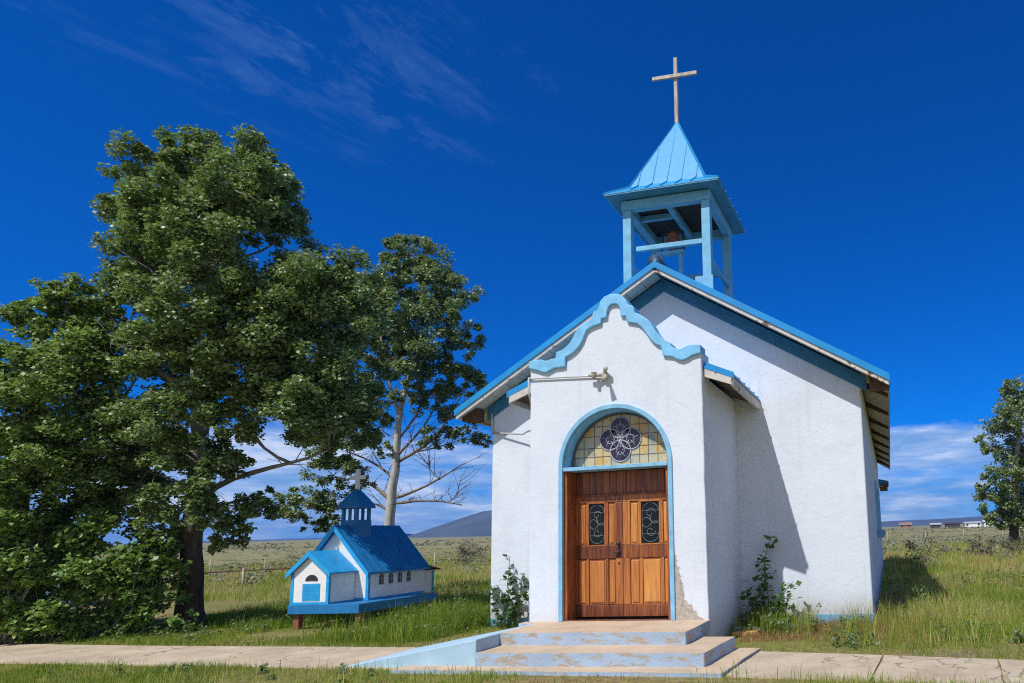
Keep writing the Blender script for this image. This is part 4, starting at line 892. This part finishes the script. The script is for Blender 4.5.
small_shrub(-34, 26, 1.3, 1.2, M['leaf_sage'], 'grey sagebrush on the field seen just left of the model chapel', 67, 5, .09, 400)
# far sage cover
n = 3000; az = np.radians(r.uniform(-62, 28, n)); d = 36 * (10. ** (r.uniform(0, 1, n) ** .62))
sx, sy = CAM.x + d * np.sin(az), CAM.y + d * np.cos(az)
keep = ~((sx > -6) & (sx < 7) & (sy < 24)); sx, sy, d = sx[keep], sy[keep], d[keep]; sz = rise(sx, sy)
Ps, Ss = [], []
for x, y, z, dd in zip(sx, sy, sz, d):
    m = int(np.clip(1500 / dd, 14, 40)); R = r.uniform(.35, .8); q = r.normal(size=(m, 3)); q /= np.linalg.norm(q, axis=1)[:, None]; q *= R * r.uniform(.3, 1, (m, 1)) ** .5; q[:, 2] = np.abs(q[:, 2]) * .75
    Ps.append(np.array((x, y, z)) + q); Ss.append(np.full(m, .16 * R / .5 * max(1, dd / 110)))
Ps = np.concatenate(Ps); Ss = np.concatenate(Ss); V, F, rn = leaf_cards(Ps, 1., r, .4, .9)
V = (V.reshape(-1, 4, 3) - Ps[:, None]) * Ss[:, None, None] + Ps[:, None]
tag(raw_mesh('sagebrush_cover', V.reshape(-1, 3), F, M['leaf_sage'], attrs={'rnd': rn}), 'grey green sagebrush scattered over the dry plain to the horizon', 'sagebrush', kind='stuff')

# ------------------------------------------------------------------ grass
def inside(poly, x, y):
    c = np.zeros(len(x), bool); j = len(poly) - 1
    for i in range(len(poly)):
        xi, yi = poly[i]; xj, yj = poly[j]
        c ^= ((yi > y) != (yj > y)) & (x < (xj - xi) * (y - yi) / (yj - yi + 1e-12) + xi); j = i
    return c
WALKS = [topL + botL[::-1], topR + botR[::-1]]
def vnoise(x, y, s, seed):
    r0 = np.random.default_rng(seed); ph = r0.uniform(0, 6.28, (6, 3)); o = np.zeros_like(x)
    for a, b_, c in ph: 
        k = s * (0.5 + (b_ / 6.28) * 1.6); o += np.sin(x * k * math.cos(a) + y * k * math.sin(a) + c)
    return o / 6 * 1.6
def grass(x0, x1, y0, y1, n, h, w, tone, seed, patch=.8, cond=None, lean=.35, edge=True):
    r = np.random.default_rng(seed); x = r.uniform(x0, x1, n); y = r.uniform(y0, y1, n)
    k = np.ones(n, bool)
    for p in WALKS: k &= ~inside(p, x + r.normal(0, .04, n), y + r.normal(0, .05, n) + .05 * vnoise(x, y, 5., 77))
    k &= ~((x > NX0 - .05) & (x < NX1 + .03) & (y > NY0 - .03) & (y < NY1)); k &= ~((x > VX0) & (x < VX1) & (y > -.05) & (y < 2.5))
    k &= ~((x > -3.5) & (x < -1.2) & (y > -1.78) & (y < -.12)); k &= ~((x > -2.35) & (x < 2.3) & (y > -2.0) & (y < .05))
    k &= ~((x > -8.9) & (x < -6.5) & (y > 1.1) & (y < 5) & (r.uniform(0, 1, n) < .85))
    pn = vnoise(x, y, 1.3, seed + 5); k &= r.uniform(0, 1, n) < np.clip(1.0 - patch * np.clip(-pn * 1.6, 0, 1), 0, 1)
    if cond is not None: k &= cond(x, y)
    x, y, pn = x[k], y[k], pn[k]; n = len(x)
    H = h[0] + (h[1] - h[0]) * np.clip(r.beta(1.6, 3.2, n) * (1 + .5 * vnoise(x, y, 4., seed + 3)) + .35 * pn + .12 * vnoise(x, y, 2.4, seed + 2), .03, 1.3); W = w * r.uniform(.6, 1.4, n)
    a = r.uniform(0, 6.283, n); t = np.stack([np.cos(a), np.sin(a), np.zeros(n)], 1)
    la = r.uniform(0, 6.283, n); ld = np.stack([np.cos(la), np.sin(la), np.zeros(n)], 1) * (H * lean * r.uniform(.2, 1.4, n))[:, None]
    P = np.stack([x, y, rise(x, y) - .01], 1); up = np.array((0, 0, 1.))
    mid = P + up * (H * .55)[:, None] + ld * .32; tip = P + up * (H * r.uniform(.85, 1, n))[:, None] + ld
    s = t * (W / 2)[:, None]
    V = np.stack([P - s, P + s, mid + s * .75, mid - s * .75, tip], 1).reshape(-1, 3)
    i = np.arange(n)[:, None] * 5; F = np.concatenate([i + np.array([[0, 1, 2]]), i + np.array([[0, 2, 3]]), i + np.array([[3, 2, 4]])])
    pt = np.clip(.5 + 1.1 * vnoise(x, y, .9, seed + 9) + .6 * vnoise(x, y, 3.1, seed + 11), 0, 1)
    tn = np.clip(tone[0] + (tone[1] - tone[0]) * (r.uniform(0, 1, n) * .45 + .55 * pt) + (r.uniform(0, 1, n) < .07) * .45, 0, 1)
    return V, F, np.repeat(tn, 5)
def grass_obj(name, parts, label, mat='grass'):
    Vs, Fs, Ts, o = [], [], [], 0
    for V, F, T in parts: Vs.append(V); Fs.append(F + o); Ts.append(T); o += len(V)
    tag(raw_mesh(name, np.concatenate(Vs), np.concatenate(Fs), M[mat], attrs={'rnd': np.concatenate(Ts)}), label, 'grass', kind='stuff')
grass_obj('front_grass', [
    grass(-12, -.6, -3.6, -1.35, 27000, (.04, .13), .007, (.15, .8), 101, .7),
    grass(-1.2, 6, -3.4, -2.02, 9000, (.05, .20), .007, (.2, .85), 102, .9),
    grass(-12, 8, -3.3, -1.8, 2200, (.10, .30), .008, (.3, .9), 103, .9)], 'short green grass along the near edge of the walk')
left = lambda x, y: (x < NX0 - .02) | (y < 2.3)
grass_obj('left_lawn_grass', [
    grass(-14, -1.6, -.3, 3.2, 30000, (.05, .20), .008, (.1, .55), 111, .6),
    grass(-14, -3.8, 2.2, 9, 34000, (.10, .36), .010, (.1, .6), 112, .4),
    grass(-6.5, -3.85, .4, 5, 7000, (.15, .62), .011, (.1, .5), 113, .8),
    grass(-34, -3.8, 9, 24, 42000, (.14, .45), .016, (.35, 1.), 114, .3),
    grass(-60, -5, 24, 46, 26000, (.2, .5), .03, (.45, 1.), 115, .4)], 'tall green and straw grass on the left field around the model chapel')
rf0 = np.random.default_rng(5)
fade = lambda x, y: rf0.uniform(0, 1, len(x)) < np.clip((x - 3.2 + .9 * vnoise(x, y, 2.2, 31)) / 2.2, 0, 1) * np.clip((y + .5 + .5 * vnoise(x, y, 1.7, 33)) / 1.6, .0, 1)
grass_obj('right_field_grass', [
    grass(1.5, 12, -1.9, 2.2, 30000, (.03, .13), .008, (.15, .85), 121, .75, lambda x, y: (rf0.uniform(0, 1, len(x)) > .88 - .75 * np.clip((x - 3.6) / .9, 0, 1)) | (y < .45 + .35 * vnoise(x, y, 2.6, 71))),
    grass(1.55, 4.2, .6, 2.33, 900, (.06, .22), .006, (.5, 1.), 122, .6),
    grass(1.56, 3.0, 1.0, 2.33, 900, (.2, .6), .007, (.3, .8), 126, .3),
    grass(3.3, 12, .2, 9, 40000, (.08, .48), .009, (.2, .95), 123, .75, fade),
    grass(3.0, 9, -.6, 4.5, 7500, (.15, .66), .009, (.25, .9), 128, .9, fade),
    grass(4.0, 18, 9, 22, 26000, (.10, .5), .014, (.3, 1.), 124, .7),
    grass(4.0, 34, 22, 48, 26000, (.2, .5), .03, (.45, 1.), 125, .35)], 'tall green and yellow grass growing beside the right wall of the chapel')

patchy = lambda x, y: (vnoise(x, y, .8, 61) + .5 * vnoise(x, y, 2.3, 62)) > .28
grass_obj('dry_grass', [
    grass(1.9, 4.3, .35, 2.33, 6500, (.03, .17), .007, (.0, .7), 141, .5),
    grass(1.6, 4.4, 1.7, 2.33, 260, (.35, .75), .005, (.3, 1.), 146, .2),
    grass(4.0, 12, .0, 12, 15000, (.10, .42), .008, (.2, 1.), 142, .2, patchy),
    grass(4.0, 20, 12, 34, 14000, (.2, .5), .02, (.3, 1.), 143, .2, patchy),
    grass(-14, -3.9, 3, 12, 9000, (.10, .40), .009, (.2, 1.), 144, .2, patchy),
    grass(-40, -4, 12, 40, 16000, (.2, .5), .022, (.4, 1.), 145, .2, patchy),
    grass(-12, 8, -3.3, -1.4, 6000, (.03, .12), .007, (.2, .9), 147, .3, patchy)], 'dry reddish and straw coloured grass patches by the wall and across the field', 'dry')
# broad leaved weeds among the grass
r = np.random.default_rng(88); Pw = []
for x0, x1, y0, y1, n, hh in ((-6.4, -3.9, .6, 5, 90, .38), (-11.5, -8.8, .4, 3.5, 45, .25), (-14, -4, 5, 11, 110, .40), (3.4, 9, -.2, 4, 70, .30), (4.2, 12, 4, 12, 120, .42), (1.7, 3.6, 1.0, 2.2, 26, .35), (-11, 7, -2.7, -1.95, 40, .10)):
    for _ in range(n):
        x, y = r.uniform(x0, x1), r.uniform(y0, y1); H = hh * r.uniform(.4, 1.2); m = int(r.integers(14, 34))
        if any(inside(p, np.array([x]), np.array([y]))[0] for p in WALKS) or (-2.4 < x < 2.4 and y < 0): continue
        q = r.normal(size=(m, 3)) * np.array((H * .30, H * .30, 0)); q[:, 2] = r.uniform(.05, 1, m) * H; q[:, :2] *= (1.15 - q[:, 2:] / H * .7); Pw.append(np.array((x, y, 0)) + q)
V, F, rn = leaf_cards(np.concatenate(Pw), .062, r, .3, .75); tag(raw_mesh('weeds', V, F, M['leaf_weed'], attrs={'rnd': rn}), 'low broad leaved weeds scattered through the grass', 'weeds', kind='stuff')

# ================================================================== SMALL THINGS
b = MB(); b.prism([(1.62, 1.25), (1.75, 1.20), (2.0, 1.28), (2.02, 1.36), (1.7, 1.40)], 'z', .05, .10); tag(b.build('flat_stone', M['stone'], bevel=.012), 'flat grey stone lying in the weeds beside the steps', 'stone')
b = MB(); b.prism([(1.66, .92), (1.95, .95), (2.12, 1.02), (2.05, 1.12), (1.8, 1.10)], 'z', .0, .075); tag(b.build('flat_stone', M['orange_stone'], bevel=.012), 'ochre coloured flat stone lying in the weeds beside the steps', 'stone')
# rail fence behind the trees
fn = empty('rail_fence', (-21, 13.7, 0), 'low rail fence with thin posts behind the tall cottonwood', 'fence')
b = MB(); b.tube([(-30, 12.0, .90), (-24.6, 13.06, .90), (-21, 13.78, .95), (-16.5, 14.7, .98)], .035, 8); b.build('rail', M['dark_wood'], fn)
for x in (-29, -26, -23, -20, -17.2):
    y = 13.78 + (x + 21) * .2; b = MB(); b.tube([(x, y, -.1), (x, y, 1.02)], .045, 8); b.build('post', M['old_wood'], fn)
wf = empty('wire_fence', (-20, 24, 0), 'wire fence with slim posts crossing the open field behind the aspen', 'fence')
for i, x in enumerate(np.arange(-38, -6, 3.4)):
    y = 23 + (x + 20) * .12; z = float(rise(np.array([x]), np.array([y]))[0]); b = MB(); b.tube([(x, y, z - .1), (x, y, z + 1.15)], .035, 7); b.build('post', M['old_wood'], wf)
b = MB()
for h in (.45, .75, 1.05): b.tube([(x, 23 + (x + 20) * .12, float(rise(np.array([x]), np.array([23 + (x + 20) * .12]))[0]) + h) for x in np.arange(-38, -6, 3.4)], .006, 4)
b.build('wire', M['black_iron'], wf)
rf_ = empty('wire_fence', (15, 62, 0), 'distant wire fence crossing the plain in front of the far houses', 'fence')
for i, x in enumerate(np.arange(4, 40, 4.)):
    y = 62 + x * .1; z = float(rise(np.array([x]), np.array([y]))[0]); b = MB(); b.tube([(x, y, z - .1), (x, y, z + 1.25)], .05, 6); b.build('post', M['old_wood'], rf_)
b = MB()
for h in (.6, 1.1): b.tube([(x, 62 + x * .1, float(rise(np.array([x]), np.array([62 + x * .1]))[0]) + h) for x in np.arange(4, 40, 4.)], .012, 4)
b.build('wire', M['black_iron'], rf_)
# far houses
def house(name, x, y, w, d, h, rh, wall, roof, label):
    z = float(rise(np.array([x]), np.array([y]))[0]) - .1; root = empty(name, (x, y, z), label, 'house', 'houses on the far plain')
    b = MB(); b.box(x - w / 2, x + w / 2, y, y + d, z, z + h); b.build('wall', wall, root)
    b = MB(); b.prism([(y - .4, z + h), (y + d + .4, z + h), (y + d / 2, z + h + rh)], 'x', x - w / 2 - .3, x + w / 2 + .3); b.build('roof', roof, root)
    for i in range(max(2, int(w / 4))):
        xx = x - w / 2 + 1.2 + i * (w - 2.4) / max(1, int(w / 4) - 1 if w >= 8 else 1)
        b = MB(); b.box(xx - .5, xx + .5, y - .05, y + .05, z + 1., z + 2.1); b.build('window', M['house_dark'], root)
house('far_house', 12.0, 332, 6, 6, 2.0, 1.3, M['house_tan'], M['house_tan'], 'small reddish house on the horizon nearest the chapel wall')
house('far_house', 27, 334, 5, 5, 1.9, .9, M['house_dark'], M['house_grey'], 'small dark shed on the horizon, alone between two gaps')
house('far_house', 35.5, 336, 7, 6, 2.2, 1.0, M['house_dark'], M['house_dark'], 'dark low house on the horizon, left of the white ones')
house('far_house', 45.5, 338, 8, 6, 2.3, .8, M['house_white'], M['house_grey'], 'small white house on the horizon beside the dark one')
house('far_house', 54.5, 339, 7, 7, 2.8, .7, M['house_white'], M['house_white'], 'largest white house on the horizon, beside the far green tree')
# shed glimpsed through the thicket
sh = empty('garden_shed', (-25.6, 6.6, 0), 'small white shed with a dark roof glimpsed through the leaves at the picture edge', 'shed')
b = MB(); b.box(-28.6, -24.6, 5.4, 8.4, -.1, 2.1); b.build('wall', M['house_white'], sh)
b = MB(); b.prism([(5.0, 2.1), (8.8, 2.1), (6.9, 3.2)], 'x', -28.9, -24.3); b.build('roof', M['house_dark'], sh)

# ================================================================== HILLS
def hills(name, x0, x1, y0, y1, nx, ny, fz):
    X_, Y_ = np.meshgrid(np.linspace(x0, x1, nx), np.linspace(y0, y1, ny)); x, y = X_.ravel(), Y_.ravel(); z = fz(x, y)
    i = np.arange(nx * ny).reshape(ny, nx); F = np.stack([i[:-1, :-1], i[:-1, 1:], i[1:, 1:], i[1:, :-1]], -1).reshape(-1, 4)
    tag(raw_mesh(name, np.stack([x, y, z], 1), F, M['hill'], smooth=True), kind='structure')
def fm(x, y):
    d = np.hypot((x + 1300) / 1.0, (y - 2900) / 1.0)
    return np.minimum(np.clip(.345 * (900 - d), -40, 400) + 26, 142 + .03 * (537 - d)) + 3 * vnoise(x, y, .012, 3) + 2 * vnoise(x, y, .03, 4) - 4 + 0 * np.clip(1 - d / 1700, 0, 1)
hills('mountain', -3000, 300, 1900, 4300, 130, 90, fm)
def fl_(x, y):
    u = (y - 2700) / 420
    return 62 * np.clip(1 - u * u, -.3, 1) + 10 * vnoise(x, y, .004, 6)
hills('ridge', -5200, -2300, 2200, 3300, 90, 30, fl_)
def fr_(x, y):
    u = (y - 3400) / 300
    return (34 + .012 * x) * np.clip(1 - u * u, -.3, 1) ** 1 + 3 * vnoise(x, y, .01, 8)
hills('mesa', -500, 2600, 3000, 3800, 90, 24, fr_)

hz = MB(); hz.box(-5400, 2900, -400, 4500, -20, 174)
k = NT('thin_air'); pv = k.n('ShaderNodeVolumePrincipled'); pv.inputs['Color'].default_value = (.12, .36, 1., 1); pv.inputs['Density'].default_value = 1.5e-4; pv.inputs['Anisotropy'].default_value = 0
o_ = k.n('ShaderNodeOutputMaterial'); k.l(pv.outputs[0], o_.inputs['Volume'])
tag(hz.build('haze', k.mat), 'thin blue summer haze over the plain and far hills', 'haze', kind='stuff')
# ================================================================== SKY, SUN
SUN_EL, SUN_ROT = 53.3, 199.0
k = NT('world', True); S.world = k.mat
tc = k.n('ShaderNodeTexCoord').outputs['Generated']
sky = k.n('ShaderNodeTexSky', sky_type='NISHITA', sun_disc=False, sun_elevation=math.radians(SUN_EL), sun_rotation=math.radians(SUN_ROT), altitude=1200, air_density=1.0, dust_density=.2, ozone_density=4.5)
hsv = k.n('ShaderNodeHueSaturation'); hsv.inputs['Saturation'].default_value = 1.22; hsv.inputs['Value'].default_value = .95; hsv.inputs['Hue'].default_value = .505
tint = k.mix(1., sky.outputs[0], (.05, .50, 1.06), 'MULTIPLY'); k.l(tint, hsv.inputs['Color'])
sx = k.n('ShaderNodeSeparateXYZ', i_0=tc)
zc = k.math('MAXIMUM', sx.outputs[2], .02)
pl = k.n('ShaderNodeCombineXYZ', i_0=k.math('DIVIDE', sx.outputs[0], zc), i_1=k.math('DIVIDE', sx.outputs[1], zc)).outputs[0]
# high thin cirrus
plr = k.mapv(pl, rot=(0, 0, .29)); ci = k.noise(k.mapv(plr, (9., 4.2, 1)), 1., 9, .70, .5); cb = k.noise(pl, 7., 7, .66)
dist = k.n('ShaderNodeVectorMath', operation='DISTANCE', i_0=pl); dist.inputs[1].default_value = (-1.08, .97, 0)
cm = k.n('ShaderNodeMapRange', i_0=k.math('ADD', dist.outputs['Value'], k.math('MULTIPLY', k.math('SUBTRACT', cb, .5), 1.3)), i_1=.50, i_2=.02).outputs[0]
cirrus = k.math('MULTIPLY', k.ramp(k.math('ADD', k.math('MULTIPLY', ci, .65), k.math('MULTIPLY', cb, .35)), [(.49, (0, 0, 0)), (.74, (1, 1, 1))]), cm)
# low banks near the horizon
lowv = k.mapv(tc, (3.4, 3.4, 15.), loc=(.35, .0, .2)); lo = k.noise(lowv, 1.6, 8, .60, .5)
band = k.ramp(sx.outputs[2], [(.0, (.66,) * 3), (.06, (.80,) * 3), (.13, (.74,) * 3), (.165, (.46,) * 3), (.23, (0,) * 3)])
low = k.ramp(k.math('ADD', lo, k.math('MULTIPLY', k.math('SUBTRACT', band, .5), .9)), [(.50, (0, 0, 0)), (.74, (1, 1, 1))])
lob = k.noise(k.mapv(tc, (6, 6, 34.)), 1.6, 6, .6)
ccol = k.ramp(lob, [(.36, (2.0, 3.5, 5.9)), (.52, (3.7, 5.0, 7.0)), (.62, (6.6, 7.2, 8.0))])
m1 = k.mix(k.math('MULTIPLY', cirrus, .22), hsv.outputs[0], (3.2, 5.4, 8.6)); m2 = k.mix(k.math('MULTIPLY', low, .80), m1, ccol)
# broken bright cloud added as neutral fill, in the unseen sky behind the camera
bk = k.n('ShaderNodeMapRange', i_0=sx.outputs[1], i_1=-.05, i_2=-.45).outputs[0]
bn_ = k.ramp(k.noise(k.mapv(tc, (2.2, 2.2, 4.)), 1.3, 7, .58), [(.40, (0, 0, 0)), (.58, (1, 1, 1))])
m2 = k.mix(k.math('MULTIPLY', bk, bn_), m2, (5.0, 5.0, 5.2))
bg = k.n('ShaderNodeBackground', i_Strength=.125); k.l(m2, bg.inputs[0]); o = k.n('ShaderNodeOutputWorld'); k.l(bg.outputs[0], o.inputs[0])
sd = bpy.data.lights.new('sun', 'SUN'); sd.energy = 4.1; sd.angle = math.radians(.53); sd.color = (1, .985, .955)
so = bpy.data.objects.new('sun', sd); COL.objects.link(so)
so.rotation_euler = Vector((.345, 1, -1.42)).to_track_quat('-Z', 'Y').to_euler(); so.location = (-10, -30, 45)
S.view_settings.view_transform = 'Standard'; S.view_settings.look = 'None'; S.view_settings.exposure = .05; S.view_settings.gamma = 1
S.cycles.max_bounces = 6; S.cycles.transparent_max_bounces = 4; S.cycles.use_denoising = False; S.cycles.use_adaptive_sampling = False; S.cycles.pixel_filter_type = 'BLACKMAN_HARRIS'; S.cycles.filter_width = 1.15; S.cycles.sample_clamp_indirect = 4.; S.cycles.sample_clamp_direct = 12.
